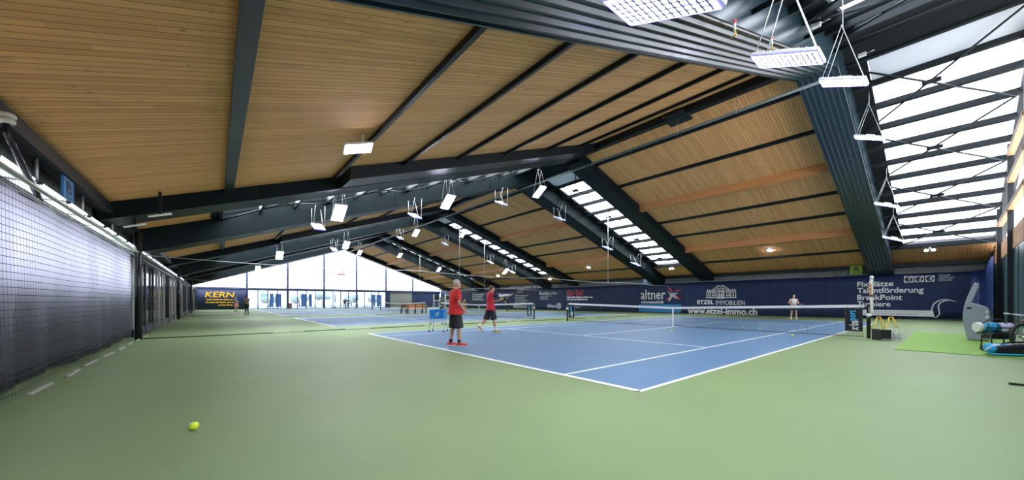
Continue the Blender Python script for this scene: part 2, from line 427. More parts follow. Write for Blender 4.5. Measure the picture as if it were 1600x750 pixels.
def girder(u0, u1, s, depth, m, ribs=False):
    mb = MB()
    if not ribs:
        slab(mb, u0, u1, 0, s*18.45, -0.2, depth)
        # flange lip and stiffener plates
        slab(mb, u0-0.03, u1+0.03, 0, s*18.45, depth-0.02, depth+0.015)
        for v in (3.0, 9.0, 15.0): slab(mb, u1, u1+0.03, s*(v-0.05), s*(v+0.05), 0.02, depth)
    else:
        slab(mb, u0+0.02, u1-0.02, 0, s*18.45, -0.2, depth-0.09)
        n = 7; p = (u1-u0)/n
        prof = []
        for i in range(n):
            a = u0+i*p; prof += [(a, depth-0.05), (a+p*0.66, depth-0.05), (a+p*0.70, depth), (a+p*0.80, depth)]
        prof.append((u1, depth-0.05)); vs = []
        for v in (0, s*18.45):
            for a, d in prof: vs.append((a, v, cz(v)-d))
        m_ = len(prof); mb.add(vs, [(i, i+1, m_+i+1, m_+i) if s < 0 else (m_+i, m_+i+1, i+1, i) for i in range(m_-1)])
        for e0, sd in ((u0, -1), (u1, 1)):
            slab(mb, e0-0.015, e0+0.015, 0, s*18.45, -0.15, depth-0.02)
    return struct(mb.build('roof_girder', m))
for k in range(4):
    for s in (1, -1):
        girder(4.55-PER*k, 5.7-PER*k, s, 0.8, RIB if k == 0 else STEEL2, ribs=(k == 0))
        if -6.5-PER*k > UE: girder(-6.5-PER*k, -5.45-PER*k, s, 0.62 if s > 0 else 0.42, STEEL2)
# the dark upstand where the boards stop short of the girder, on the near slope
for k in range(4):
    struct(slab(MB(), -5.45-PER*k, -4.25-PER*k, 0, -12.78, 0.0, 0.42).build('ceiling_trim', STEEL))
# skylight strips
NV = [1.0+1.25*i for i in range(13)]
wn_no = 0
for k in range(4):
    ua, ub = 5.7-PER*k, 9.22-PER*k
    if k == 0: ub = UN
    for s in (1, -1):
        wn_no += 1
        g = struct(slab(MB(), ua+(0.5 if s > 0 or k == 0 else 0.02), ub, s*0.95, s*16.02, -0.14, -0.12).build('window_%d' % wn_no, GLASSR if k == 0 else GLASS))
        fr = MB()
        slab(fr, ua-0.6, ua+(0.52 if s > 0 or k == 0 else 0.05), s*0.9, s*16.05, -0.22, -0.10)
        if k: slab(fr, ub-0.06, ub+0.5, s*0.9, s*16.05, -0.22, -0.10)
        struct(fr.build('window_frame', SHEET, g))
        for v in NV:
            struct(slab(MB(), ua, ub, s*(v-0.05), s*(v+0.05), -0.11, 0.10).build('glazing_bar', STEEL, g))
        if s > 0:
            mp_ = slab(MB(), ua+0.55, ub-0.1, s*(NV[0]+0.05), s*(NV[1]-0.05), -0.10, -0.07)
            struct(mp_.build('blind_panel', FROST, g))
        struct(slab(MB(), ua, ub, 0, s*0.95, -0.3, 0.02).build('ceiling_trim', SHEET))
        struct(slab(MB(), ua, ub, s*16.05, s*16.3, -0.3, 0.03).build('ceiling_trim', CONC if s > 0 else SHEET))
        struct(slab(MB(), ua-0.2, ub+0.6, s*16.3, s*18.6, -0.25, 0).build('ceiling', WOOD2 if k == 0 else WOOD))
        # tension rods in a cross under the glass, with a plate at each crossing
        for q in range(4):
            v0, v1 = NV[q*3], NV[q*3+3]; mb = MB(); d = 0.12
            e = 0.12
            mb.tube([(ua, s*v0, cz(v0)-d), (ub-e, s*v1, cz(v1)-d)], 0.032, 6)
            mb.tube([(ub-e, s*v0, cz(v0)-d), (ua, s*v1, cz(v1)-d)], 0.032, 6)
            um, vm = (ua+ub)/2, (v0+v1)/2
            slab(mb, um-0.22, um+0.22, s*(vm-0.09), s*(vm+0.09), d-0.02, d+0.02)
            struct(mb.build('roof_brace', STEEL))
    # roof deck beyond the ridge strip, dark sheet over the girders
# eave beams along both long walls
for s in (1, -1):
    struct(MB().box(UE, s*18.28-0.12, 3.40, UN, s*18.28+0.12, 3.62).build('eave_beam', STEEL))

# ------------------------------------------------------------------ walls
def ribbed(mb, u0, u1, plane, z0, z1, out, pitch=0.25, dep=0.012):
    n = int((u1-u0)/pitch); pts = []
    for i in range(n):
        a = u0+i*(u1-u0)/n; p = (u1-u0)/n
        pts += [(a, 0), (a+p*0.5, 0), (a+p*0.6, dep), (a+p*0.9, dep)]
    pts.append((u1, 0)); vs = [(a, plane+out*d, z) for z in (z0, z1) for a, d in pts]; k = len(pts)
    return mb.add(vs, [(i, i+1, k+i+1, k+i) for i in range(k-1)])
mb = MB().box(-24.5, VW+0.06, 0, UN, VW+0.3, 4.2).box(UE, VW+0.06, 0, -24.5, VW+0.3, 2.95).box(UE, VW+0.06, 3.55, -24.5, VW+0.3, 4.2); ribbed(mb, -24.5, UN, VW+0.03, 2.5, 3.75, -1)
struct(mb.build('wall_right', CORR))
wr_ = struct(MB().box(UE, VW+0.15, 2.95, -24.5, VW+0.16, 3.55).build('window_61', glass_mat('grey_glazing', (0.075, 0.08, 0.085), 0.04)))
for i in range(13):
    struct(MB().box(UE+i*2.67, VW+0.1, 2.95, UE+i*2.67+0.07, VW+0.22, 3.55).build('window_post', STEEL, wr_))
mb = MB().box(UE, -VW-0.3, 0, -8.8, -VW-0.06, 4.2).box(-8.8, -VW-0.3, 0, UN, -VW-0.06, 1.5).box(-8.8, -VW-0.3, 2.66, UN, -VW-0.06, 4.2); ribbed(mb, UE, UN, -VW-0.03, 2.66, 3.75, 1)
struct(mb.build('wall_left', CORR))
wl_ = struct(MB().box(-8.8, -VW-0.2, 1.5, UN, -VW-0.19, 2.66).build('window_60', GLASS))
for i in range(9):
    struct(MB().box(-8.8+i*2.29, -VW-0.24, 1.5, -8.72+i*2.29, -VW-0.12, 2.66).build('window_post', STEEL, wl_))
struct(MB().box(UE, -VW-0.02, 2.9, UN, -VW+0.12, 3.02).build('trim_1', CONC))
struct(MB().tube([(UE+0.2, 18.32, 2.99), (8.9, 18.32, 2.99)], 0.035, 8).build('trim_2', CONC))
# near side wall: posts, screen below, boards, clerestory glazing with timber rails
struct(MB().box(UN, -VW, 0, UN+0.06, VW, 3.2).build('wall_near', TEAL))
for i in range(14):
    struct(MB().box(UN-0.012, -17.5+i*2.6, 0.05, UN, -17.46+i*2.6, 3.15).build('screen_mullion', STEEL))
struct(MB().box(UN-0.02, -VW, 3.2, UN+0.08, VW, 3.95).build('trim_3', WOOD2))
PV = [-17.7, -12.65, -7.59, -2.53, 2.53, 7.59, 12.65, 17.7]
for v in PV:
    struct(MB().box(UN-0.14, v-0.06, 0, UN+0.02, v+0.06, cz(v)-0.02).build('steel_column', STEEL))
for i in range(len(PV)-1):
    wn_no += 1
    va, vb = PV[i]+0.11, PV[i+1]-0.11
    g = struct(MB().add([(UN+0.03, va, 3.95), (UN+0.03, vb, 3.95), (UN+0.03, vb, cz(vb)), (UN+0.03, (va+vb)/2, max(cz(va), cz(vb), cz((va+vb)/2))), (UN+0.03, va, cz(va))], [(0, 1, 2, 3, 4)]).build('window_%d' % wn_no, GLASSS))
    zt = min(cz(va), cz(vb)); z = 4.7
    while z < zt-0.1:
        struct(MB().box(UN-0.16, va, z, UN+0.02, vb, z+0.16).build('timber_rail', WOOD2, g)); z += 1.05
struct(slab(slab(MB(), UN-0.05, UN+0.3, 0, 18.6, -0.3, 0.0), UN-0.05, UN+0.3, 0, -18.6, -0.3, 0.0).build('trim_4', STEEL))
# far gable: banner wall left, doors, shutter, glass above
GM = [-12.65, -7.59, -2.53, 2.53, 7.59, 12.65]
for v in GM:
    struct(MB().box(UE-0.12, v-0.12, 0, UE+0.12, v+0.12, cz(v)-0.05).build('gable_post', mat('navy_post', (0.02, 0.035, 0.10), 0.4)))
NAVP = MATS['navy_post']
struct(MB().box(UE-0.1, -18.5, 2.82, UE+0.16, 18.5, 3.14).build('gable_beam', NAVP))
edges = [-18.5]+GM+[18.5]
for i in range(len(edges)-1):
    a, bb = edges[i], edges[i+1]; wn_no += 1
    pts = [(UE, a, 3.14), (UE, bb, 3.14), (UE, bb, cz(bb))] + ([(UE, 0, ZR)] if a < 0 < bb else []) + [(UE, a, cz(a))]
    g = struct(MB().add(pts, [tuple(range(len(pts)))]).build('window_%d' % wn_no, GLASSG))
    for z in (4.6, 6.1):
        if z < min(cz(a), cz(bb)): struct(MB().box(UE-0.01, a+0.09, z, UE+0.01, bb-0.09, z+0.05).build('glazing_bar', STEEL, g))
struct(MB().box(UE-0.25, -18.5, 0, UE-0.05, -12.65, 2.85).build('wall_far', NAVP))
struct(MB().box(UE-0.25, 12.65, 0, UE-0.05, 18.5, 2.85).build('wall_far', NAVP))
struct(MB().box(UE-0.1, 7.68, 0, UE+0.14, 8.3, 2.82).build('wall_far', NAVP))
mb = MB(); mb.box(UE-0.06, 8.3, 0.02, UE, 12.56, 2.82)
for q in range(26): mb.box(UE, 8.32, 0.06+q*0.105, UE+0.03, 12.54, 0.14+q*0.105)
struct(mb.build('roller_shutter', noisy('grey_shutter', (0.30, 0.31, 0.31), 0.08, 2.0, 0.5)))
dno = 0
for i in range(4):
    a, bb = GM[i]+0.09, GM[i+1]-0.09
    wd = (bb-a)/4
    for q in range(4):
        dno += 1
        p0, p1 = a+q*wd, a+(q+1)*wd
        g = struct(MB().box(UE-0.01, p0+0.05, 0.08, UE+0.01, p1-0.05, 2.78).build('door_%d' % dno, GLASSB))
        f = MB(); f.box(UE-0.04, p0, 0, UE+0.04, p0+0.06, 2.82); f.box(UE-0.04, p1-0.06, 0, UE+0.04, p1, 2.82); f.box(UE-0.04, p0, 0, UE+0.04, p1, 0.08); f.box(UE-0.04, p0, 2.76, UE+0.04, p1, 2.82)
        struct(f.build('door_frame', NAVP, g))
# outside the gable
struct(MB().box(UE-60, -60, -0.3, UE-0.15, 60, -0.06).build('ground', noisy('pale_paving', (0.42, 0.42, 0.44), 0.1, 0.6, 0.8)))

# ------------------------------------------------------------------ banners along the right wall
PL = 18.345
def banner(u0, u1, z0, label, zr=None, m=NAVY):
    mb = MB(); n = max(8, int(abs(u1-u0)/0.14)); rnd = random.Random(int(u0*10)); ph = rnd.uniform(0, 6); mb.smooth = True
    zb = zr if zr is not None else z0; vs = []; R_ = 6
    for i in range(n+1):
        t = i/n; u = u0+(u1-u0)*t
        for j in range(R_+1):
            q = j/R_; z = (z0+(zb-z0)*t)*(1-q) + 2.93*q
            y = 18.395 + 0.012*math.sin(u*3.1+ph)*(1-q*0.4) + 0.006*math.sin(u*9.0+ph)
            vs.append((u, y, z))
    vs2 = [(a, b+0.012, c) for a, b, c in vs]; N = len(vs)
    fs = []
    for i in range(n):
        for j in range(R_):
            a = i*(R_+1)+j; fs.append((a, a+R_+1, a+R_+2, a+1)); fs.append((N+a, N+a+1, N+a+R_+2, N+a+R_+1))
    for i in range(n):
        for j in (0, R_):
            a = i*(R_+1)+j; f = (a, a+R_+1, N+a+R_+1, N+a); fs.append(f if j else f[::-1])
    mb.add(vs+vs2, fs)
    o = mb.build('advertising_banner', m)
    return tag(o, label, 'banner')
def ribbon(mb, pts, wd, plane, wall='v+'):
    k = len(pts); vs = []
    for i, (a, z) in enumerate(pts):
        a0, z0 = pts[max(i-1, 0)]; a1, z1 = pts[min(i+1, k-1)]; L = math.hypot(a1-a0, z1-z0) or 1
        nx, nz = -(z1-z0)/L, (a1-a0)/L; ww = wd[i] if isinstance(wd, list) else wd
        for sg in (-1, 1):
            for d in (-0.002, 0.002): vs.append((a+nx*ww/2*sg, plane+d, z+nz*ww/2*sg))
    fs = []
    for i in range(k-1):
        b = 4*i; fs += [(b, b+4, b+6, b+2), (b+1, b+3, b+7, b+5), (b, b+1, b+5, b+4), (b+2, b+6, b+7, b+3)]
    fs += [(0, 2, 3, 1), (4*k-4, 4*k-3, 4*k-1, 4*k-2)]
    return mb.add(vs, fs)
def px_box(x0, y0, x1, y1):
    a, za = BW(x0, y0); b, zb = BW(x1, y1); a0, z1 = a, za; return (a, min(za, zb), b, max(za, zb))
def tx(body, name, m, p_tl, p_br, par, bold=0.0, shear=0.0):
    """text between two wall points (u, z): top left and bottom right"""
    return text(body, name, m, (p_tl[0], p_br[1], p_br[0], p_tl[1]), PL, 'v+', par, bold, shear)
# nearest the corner: the club's own banner
b1 = banner(2.25, 9.0, 0.02, 'navy club banner with four white word lines and round-letter logo nearest the corner', zr=0.16)
for wd_, x1, y0, y1 in (('Fixplätze', 1395.6, 440.6, 450.4), ('Talentförderung', 1443, 450.2, 460.6), ('BreakPoint', 1409.5, 461, 468.6), ('Turniere', 1391, 471, 478.6)):
    a0, z1 = BW(1339.7, y0); z0 = BW(1339.7, y1)[1]; tx(wd_, 'lettering', INK, (a0, z1), (BW(x1, 470)[0], z0), b1, 0.03)
mb = MB(); mb.prism([(4.02, 0.22), (7.42, 0.22), (7.35, 0.60), (4.02, 0.60)], (0, PL+0.004, 0), (1, 0, 0), (0, 0, 1), 0.004); mb.build('stripe', INK, b1)
text('point werden an 365 Tagen...', 'lettering', INKG, (4.62, 0.42, 7.12, 0.555), PL-0.003, 'v+', b1, 0.012)
word_bars('small_print', INKG, 4.5, 0.31, 6.8, 0.37, PL-0.003, 'v+', b1, 3)
mb = MB()
arc = [BW(x, y) for x, y in ((1456, 482), (1455, 490), (1459, 495.5), (1463, 496), (1468, 491), (1467, 484), (1466, 478), (1469, 473), (1476, 470), (1485, 469), (1494, 471.5))]
ribbon(mb, arc, [0.05, 0.05, 0.05, 0.05, 0.05, 0.05, 0.06, 0.06, 0.06, 0.05, 0.02], PL)
arc2 = [BW(x, y) for x, y in ((1456, 482), (1459, 475), (1466, 470), (1474, 468), (1482, 468))]
ribbon(mb, arc2, [0.05, 0.06, 0.06, 0.05, 0.02], PL-0.003)
mb.build('swoosh', INK, b1)
for i, ch in enumerate('TZH'):
    x0 = 1412.5+i*16.6; mb = MB(); a0, z1 = BW(x0, 431.5-i*0.5+0.3); a1, z0 = BW(x0+14.6, 441.3-i*0.6)
    wall_quad(mb, a0, z0, a1, z1, PL); q = mb.build('logo_square', INK, b1)
    cx, c_z = (a0+a1)/2, (z0+z1)/2; mb = MB()
    mb.prism([(cx+(a1-a0)*0.44*math.cos(t/24*2*math.pi), c_z+(z1-z0)*0.42*math.sin(t/24*2*math.pi)) for t in range(24)], (0, PL-0.002, 0), (1, 0, 0), (0, 0, 1), 0.003)
    mb.build('logo_disc', INKD, q)
    text(ch, 'logo_letter', INK, (cx-(a1-a0)*0.02, c_z-(z1-z0)*0.26, cx+(a1-a0)*0.26, c_z+(z1-z0)*0.26), PL-0.008, 'v+', q, 0.05, 0.35)
for i, wd_ in enumerate(('TENNIS', 'ZENTRUM', 'HORGEN')):
    a0, z1 = BW(1466.5, 429+i*3.7); a1, z0 = BW((1485, 1490.5, 1488)[i], 431.6+i*3.6)
    tx(wd_, 'lettering', INKG, (a0, z1), (a1, z0), b1, 0.02)
# the house emblem banner
b2 = banner(-7.84, 2.22, 0.02, 'navy banner with white mansion emblem above a web address')
ea, eb, ez0, ez1 = -6.08, -3.62, 1.40, 2.62
def E_(x, y): return (ea+(eb-ea)*(x-450)/440, ez1-(ez1-ez0)*(y-108)/262)
mb = MB()
def eq(x0, y0, x1, y1, pl=PL):
    (a0, z1), (a1, z0) = E_(x0, y0), E_(x1, y1); wall_quad(mb, a0, z0, a1, z1, pl)
eq(448, 341, 893, 355); eq(615, 350, 720, 368)
for x in (460, 518, 606, 716, 812, 880): eq(x-5, 225, x+6, 345)
eq(455, 222, 615, 234); eq(715, 222, 888, 234); eq(525, 200, 605, 212); eq(735, 200, 815, 212)
for x in (465, 500, 830, 862): eq(x, 190, x+13, 225)
ribbon(mb, [E_(*p) for p in ((552, 196), (628, 126), (705, 126), (788, 196))], 0.075, PL)
for x in (620, 700): eq(x, 110, x+14, 135)
ribbon(mb, [E_(*p) for p in ((600, 190), (635, 168), (700, 168), (735, 190))], 0.06, PL)
eq(628, 185, 640, 345); eq(698, 185, 710, 345)
for x in (480, 541, 572, 748, 780, 838):
    for y in (243, 290): eq(x, y, x+19, y+32)
for x in (645, 673):
    for y, h in ((200, 52), (272, 66)): eq(x, y, x+18, y+h)
mb.build('mansion_emblem', INK, b2)
tx('ETZEL', 'lettering', INK, (-6.85, 1.265), (-5.45, 0.93), b2, 0.04)
tx('IMMOBILIEN', 'lettering', INK, (-5.25, 1.25), (-2.98, 0.86), b2, 0.0)
tx('www.etzel-immo.ch', 'lettering', INK, (-7.72, 0.56), (-2.1, 0.05), b2, 0.045)
# heating firm banner with the crossed emblem
b3 = banner(-17.75, -7.86, 0.02, 'navy banner with white lower-case name, grey and red cross emblem and cyan strip')
tx('altner', 'lettering', INK, (-12.6, 2.36), (-9.95, 1.38), b3, 0.012)
tx('wärmetechnik', 'lettering', INK, (-12.6, 1.24), (-10.1, 0.96), b3, 0.03)
def X_(x, y): return BW(980+x/12.5, 440+y/12.5)
mb = MB(); mb.prism([X_(*p) for p in ((775, 165), (850, 225), (905, 225), (1000, 215), (935, 262), (990, 345), (880, 300), (835, 382), (800, 372), (840, 290), (820, 225))], (0, PL+0.002, 0), (1, 0, 0), (0, 0, 1), 0.004)
mb.build('cross_emblem', INKG, b3)
for pts_, wd_ in ((((790, 110), (850, 160), (885, 210)), [0.03, 0.16, 0.06]), (((930, 180), (990, 172), (1055, 172)), [0.06, 0.1, 0.05]), (((765, 350), (800, 330), (835, 300)), [0.1, 0.14, 0.05]), (((940, 265), (985, 310), (1035, 345)), [0.05, 0.15, 0.06])):
    ribbon(MB(), [X_(*p) for p in pts_], wd_, PL+0.005).build('red_swoosh', INKR, b3)
mb = MB(); wall_quad(mb, -12.85, 0.06, -8.35, 0.86, PL); mb.build('cyan_strip', INKB, b3)
# insurer slogan banner
b4 = banner(-23.3, -17.8, 0.02, 'navy banner with red two-word slogan and small white print')
def tpx(body, m, x0, y0, x1, y1, par, bold=0.02, name='lettering'):
    a0, z1 = BW(x0, y0); a1, z0 = BW(x1, y1); return tx(body, name, m, (a0, z1), (a1, z0), par, bold)
tpx('Go! Go!', INKR, 886, 454, 911, 461.5, b4, 0.03)
a0, z1 = BW(886, 463.5); a1, z0 = BW(926, 469); word_bars('small_print', INK, a0, z0, a1, z1, PL, 'v+', b4, 5, 2)
a0, z1 = BW(898, 478.5); a1, z0 = BW(908, 481.5); word_bars('small_print', INKG, a0, z0, a1, z1, PL, 'v+', b4, 6, 2)
b5 = banner(-34.2, -23.35, 0.02, 'navy banner with white insurer name and round eagle mark')
tpx('Rundum', INK, 843, 455.5, 859, 460.5, b5, 0.03); tpx('sicher.', INK, 860.5, 455.5, 870.5, 460, b5, 0.0)
a0, z1 = BW(843.5, 462); a1, z0 = BW(862, 468); word_bars('small_print', INKG, a0, z0, a1, z1, PL, 'v+', b5, 7, 3)
tpx('Allianz', INK, 855, 475.5, 869, 480.5, b5, 0.03)
ca, cz_ = BW(873.3, 478.2); mb = MB(); rr = 0.36
ribbon(mb, [(ca+rr*math.cos(t*math.pi/14), cz_+rr*math.sin(t*math.pi/14)) for t in range(29)], 0.09, PL)
for dx in (-0.15, 0, 0.15): wall_quad(mb, ca+dx-0.04, cz_-0.2, ca+dx+0.04, cz_+(0.2 if dx else 0.28), PL)
mb.build('eagle_mark', INK, b5)
a0, z1 = BW(805, 461); a1, z0 = BW(826, 476)
word_bars('small_print', INKG, a0, z0, a1, z1, PL, 'v+', b5, 8, 6)
a0, z1 = BW(802, 476.5); a1, z0 = BW(834, 482); mb = MB(); wall_quad(mb, a0, z0, a1, z1, PL); mb.build('pale_strip', INKG, b5)
b6 = banner(-45.0, -34.25, 0.02, 'navy banner with pale bars of print behind the server')
a0, z1 = BW(738, 459); a1, z0 = BW(757, 469); word_bars('small_print', INK, a0, z0, a1, z1, PL, 'v+', b6, 9, 4)
b7 = banner(-56.3, -45.05, 0.02, 'navy banner with white print at the far end of the long wall')
a0, z1 = BW(695, 461); a1, z0 = BW(722, 474); word_bars('small_print', INK, a0, z0, a1, z1, PL, 'v+', b7, 10, 4)
# drape that turns the corner and runs a little along the near side wall
mb = MB(); mb.smooth = True; path = []
for i in range(9): t = i/8*math.pi/2; path.append((8.79+0.55*math.sin(t), 17.75+0.55*math.cos(t)))
for i in range(1, 40): path.append((9.34, 17.75-i*0.16))
vs = []
for i, (a, bb) in enumerate(path):
    wv = 0.03*math.sin(i*0.9)
    for j in range(5): vs.append((a+wv, bb, 0.08+j*(2.95+min(i, 30)*0.012-0.08)/4))
fs = [(i*5+j, i*5+j+1, (i+1)*5+j+1, (i+1)*5+j) for i in range(len(path)-1) for j in range(4)]
mb.add(vs, fs); o = mb.build('corner_drape', NAVY2); md = o.modifiers.new('t', 'SOLIDIFY'); md.thickness = 0.012
tag(o, 'shiny dark blue drape curving round the corner beside the grey machine', 'curtain')
# gold lettered banner on the far gable
mb = MB(); mb.smooth = True
vs = [(UE+0.25+0.02*math.sin(i*0.8), -18.3+i*(5.6/40), z) for i in range(41) for z in (0.03, 1.4, 2.78)]
mb.add(vs, [(i*3+j, (i+1)*3+j, (i+1)*3+j+1, i*3+j+1) for i in range(40) for j in range(2)])
kb = mb.build('advertising_banner', NAVY); md = kb.modifiers.new('t', 'SOLIDIFY'); md.thickness = 0.012; md.offset = -1
tag(kb, 'dark navy banner with gold lettering on the far gable wall', 'banner')
def KW(x, y): p = survey(x, y, 'u', UE+0.3); return p.y, p.z
a0, z1 = KW(320.5, 456); a1, z0 = KW(366.5, 464.5); text('KERN', 'lettering', INKY, (a0, z0, a1, z1), UE+0.31, 'u-', kb, 0.03, 0.15)
for i, (x0, x1) in enumerate(((322, 365), (321, 365), (341, 365))):
    a0, z1 = KW(x0, 467.3+i*4.2); a1, z0 = KW(x1, 469.0+i*4.2); word_bars('small_print', INKY, a0, z0, a1, z1, UE+0.31, 'u-', kb, 20+i)
# direction signs
def sign(label, m, a0, z0, a1, z1, plane, wall, ch, tm, th=0.03):
    mb = MB(); sg = -1 if wall == 'v+' else 1
    mb.box(min(a0, a1), min(plane, plane-sg*th), z0, max(a0, a1), max(plane, plane-sg*th), z1)
    o = tag(mb.build('court_sign', m), label, 'sign')
    W = a1-a0; text(ch, 'letter', tm, (a0+W*0.28, z0+(z1-z0)*0.32, a1-W*0.28, z1-(z1-z0)*0.14), plane+sg*0.006, wall, o, 0.03)
    mb = MB(); wall_quad(mb, a0+W*0.15, z0+(z1-z0)*0.14, a1-W*0.15, z0+(z1-z0)*0.2, plane+sg*0.006, wall); mb.build('printed_line', tm, o)
    return o
sign('lime green square sign with letter A above the club banner', SIGNG, 3.58, 3.05, 4.2, 3.68, 18.15, 'v+', 'A', INKD)
sign('blue upright sign with letter B high on the shaded curtain wall', SIGNB, -1.72, 2.98, -2.3, 3.38, -18.2, 'v-', 'B', INKD)
sign('blue sign with letter B under the second roof girder beside the banners', SIGNB, -12.35, 2.95, -11.6, 3.5, 18.15, 'v+', 'B', INK)

# ------------------------------------------------------------------ curtain, glazing and netting along the shaded wall
mb = MB(); mb.smooth = True; vs = []; nU = 300; R_ = 10
for i in range(nU+1):
    u = -8.6+i*(17.9/nU)
    for j in range(R_+1):
        q = j/R_; z = 0.04+q*2.66
        fold = 0.040*math.sin(u*4.2+0.8*math.sin(u*1.3)+q*1.1)+0.006*math.sin(u*9+2*q)+0.03*math.sin(u*1.1-q*2)
        vs.append((u, -18.28+fold*(1.15-q*0.75), z))
mb.add(vs, [(i*(R_+1)+j, (i+1)*(R_+1)+j, (i+1)*(R_+1)+j+1, i*(R_+1)+j+1) for i in range(nU) for j in range(R_)])
CURT = noisy('dark_slate_curtain', (0.10, 0.105, 0.14), 0.1, 1.2, 0.36, spec=0.6, stretch=(4, 1, 0.6))
_n, _l = nt(CURT); _t = _n.new('ShaderNodeBsdfTranslucent'); _t.inputs[0].default_value = (0.62, 0.61, 0.68, 1); _x = _n.new('ShaderNodeMixShader'); _x.inputs[0].default_value = 0.6
_l.new(_n['Principled BSDF'].outputs[0], _x.inputs[1]); _l.new(_t.outputs[0], _x.inputs[2]); _l.new(_x.outputs[0], _n['Material Output'].inputs[0])
o = tag(mb.build('windscreen_curtain', CURT), 'long dark glossy windscreen curtain in folds along the shaded wall', 'curtain')
md = o.modifiers.new('t', 'SOLIDIFY'); md.thickness = 0.006; md.offset = -1
def sheet_net(name, m, u0, u1, v, z0, z1, label, cat):
    n = max(2, int(abs(u1-u0)/0.25)); mb = MB(); vs = []; mb.smooth = True
    for i in range(n+1):
        u = u0+(u1-u0)*i/n
        for j in range(7): vs.append((u, 0.05*math.sin(u*1.7+j*0.3)*(1-j/7), z0+(z1-z0)*j/6))
    mb.add(vs, [(i*7+j, (i+1)*7+j, (i+1)*7+j+1, i*7+j+1) for i in range(n) for j in range(6)])
    o = mb.build(name, m, loc=(0, v, 0)); return tag(o, label, cat)
sheet_net('wall_netting', WALLN, -8.6, 9.3, -18.05, 0.02, 2.72, 'square mesh netting hung in front of the dark curtain', 'net')
sheet_net('wall_netting', WALLN, -56, -8.8, -18.02, 0.02, 2.72, 'square mesh netting along the glazed half of the shaded wall', 'net')
struct(MB().box(UE+0.3, -18.32, 0.25, -8.9, -18.28, 2.6).build('wall_left_glazing', mat('dark_reflective_glass', (0.01, 0.012, 0.014), 0.06, spec=1.0)))
u = -9.2
while u > -56:
    struct(MB().box(u-0.04, -18.27, 0, u+0.04, -18.2, 2.62).build('glazing_post', WHITEM if int(u*3) % 2 else STEEL)); u -= 2.2
o = MB().box(UE+0.3, -18.3, 0, -8.9, -18.22, 0.25).build('baseboard_left', STEEL); struct(o)
tag(MB().tube([(UE+0.3, -18.0, 2.70), (9.4, -18.0, 2.70)], 0.03, 8).build('net_rail', CHROME), 'polished rail carrying the netting along the shaded wall', 'rail')
tag(MB().tube([(UE+0.3, -18.08, 2.60), (9.4, -18.08, 2.60)], 0.022, 8).build('curtain_rail', CHROME), 'thin bright rail just below the netting rail', 'rail')
u = 9.0; i = 0
ords = ['first', 'second', 'third', 'fourth', 'fifth', 'sixth', 'seventh', 'eighth', 'ninth', 'tenth', 'eleventh', 'twelfth', 'thirteenth', 'fourteenth', 'fifteenth', 'sixteenth', 'seventeenth', 'eighteenth', 'nineteenth', 'twentieth',
        'twenty-first', 'twenty-second', 'twenty-third', 'twenty-fourth', 'twenty-fifth', 'twenty-sixth', 'twenty-seventh', 'twenty-eighth', 'twenty-ninth', 'thirtieth', 'thirty-first', 'thirty-second', 'thirty-third', 'thirty-fourth', 'thirty-fifth', 'thirty-sixth']
u = 3.2
while u > -30:
    t = thing('tube_light', f'slim bright tube light on the shaded wall rail, {ords[i]} along from the near end', 'light', (u, -18.10, 2.88), 0, 'tube lights along the wall rail')
    L = 1.15
    MB().tube([(-L/2+0.04, 0, 0), (L/2-0.04, 0, 0)], 0.014, 8).build('tube', TUBE, t)
    MB().box(-L/2, -0.28, -0.01, L/2, -0.022, 0.03).build('housing', WHITEM, t)
    for s in (-1, 1): MB().box(s*(L/2-0.02)-0.02, -0.03, -0.022, s*(L/2-0.02)+0.02, 0.022, 0.022).build('end_cap', BLACK, t)
    u -= 1.32; i += 1
for i in range(8):
    u = 0.3-i*1.33
    o = MB().cbox(-0.40, -0.025, 0, 0.40, 0.025, 0.03, 0.01).build('ballast_bar', noisy('pale_ballast', (0.42, 0.42, 0.38), 0.2, 9, 0.7)); o.location = (u, -17.98+0.02*math.sin(i*2.1), 0.0); o.rotation_euler.z = 0.04*math.sin(i*1.7)
    tag(o, f'pale weight bar on the floor holding down the netting, {ords[i]} from the near end', 'weight', 'net weight bars')
# conduits that climb the wall band
for i, u in enumerate((-0.9, -3.4, -6.2, -9.6, -13.5)):
    o = MB().tube([(u, -18.3, 2.95), (u, -18.3, 3.45)], 0.022, 8).ell((u, -18.3, 3.45), 0.05, 8).build('vertical_pipe', WIRE)
    tag(o, f'short galvanised pipe on the wall band above the curtain, {ords[i]} from the near end', 'pipe')
# white dome device and its strut
t = thing('dome_sensor', 'cream double-disc dome device at the top of a slanting black strut', 'sensor', (1.25, -18.0, 3.26))
MB().loft([(0, 0, 0.015, 0.045, 0.045), (0, 0, 0.02, 0.072, 0.072), (0, 0, 0.045, 0.076, 0.076), (0, 0, 0.068, 0.06, 0.06), (0, 0, 0.078, 0.025, 0.025)], 24).build('upper_disc', noisy('cream_plastic', (0.62, 0.58, 0.50), 0.04, 5, 0.4), t)
MB().loft([(0, 0, -0.05, 0.04, 0.04), (0, 0, -0.04, 0.064, 0.064), (0, 0, -0.01, 0.07, 0.07), (0, 0, 0.012, 0.045, 0.045)], 24).build('lower_disc', MATS['cream_plastic'], t)
MB().tube([(0, 0, -0.05), (0, 0, -0.16)], 0.03, 10).build('mount', STEEL, t)
tag(MB().tube([(1.3, -18.0, 3.12), (-0.12, -18.08, 2.62)], 0.035, 10).build('slanting_strut', BLACKG), 'slanting black strut from the curtain rail up to the cream dome', 'strut')

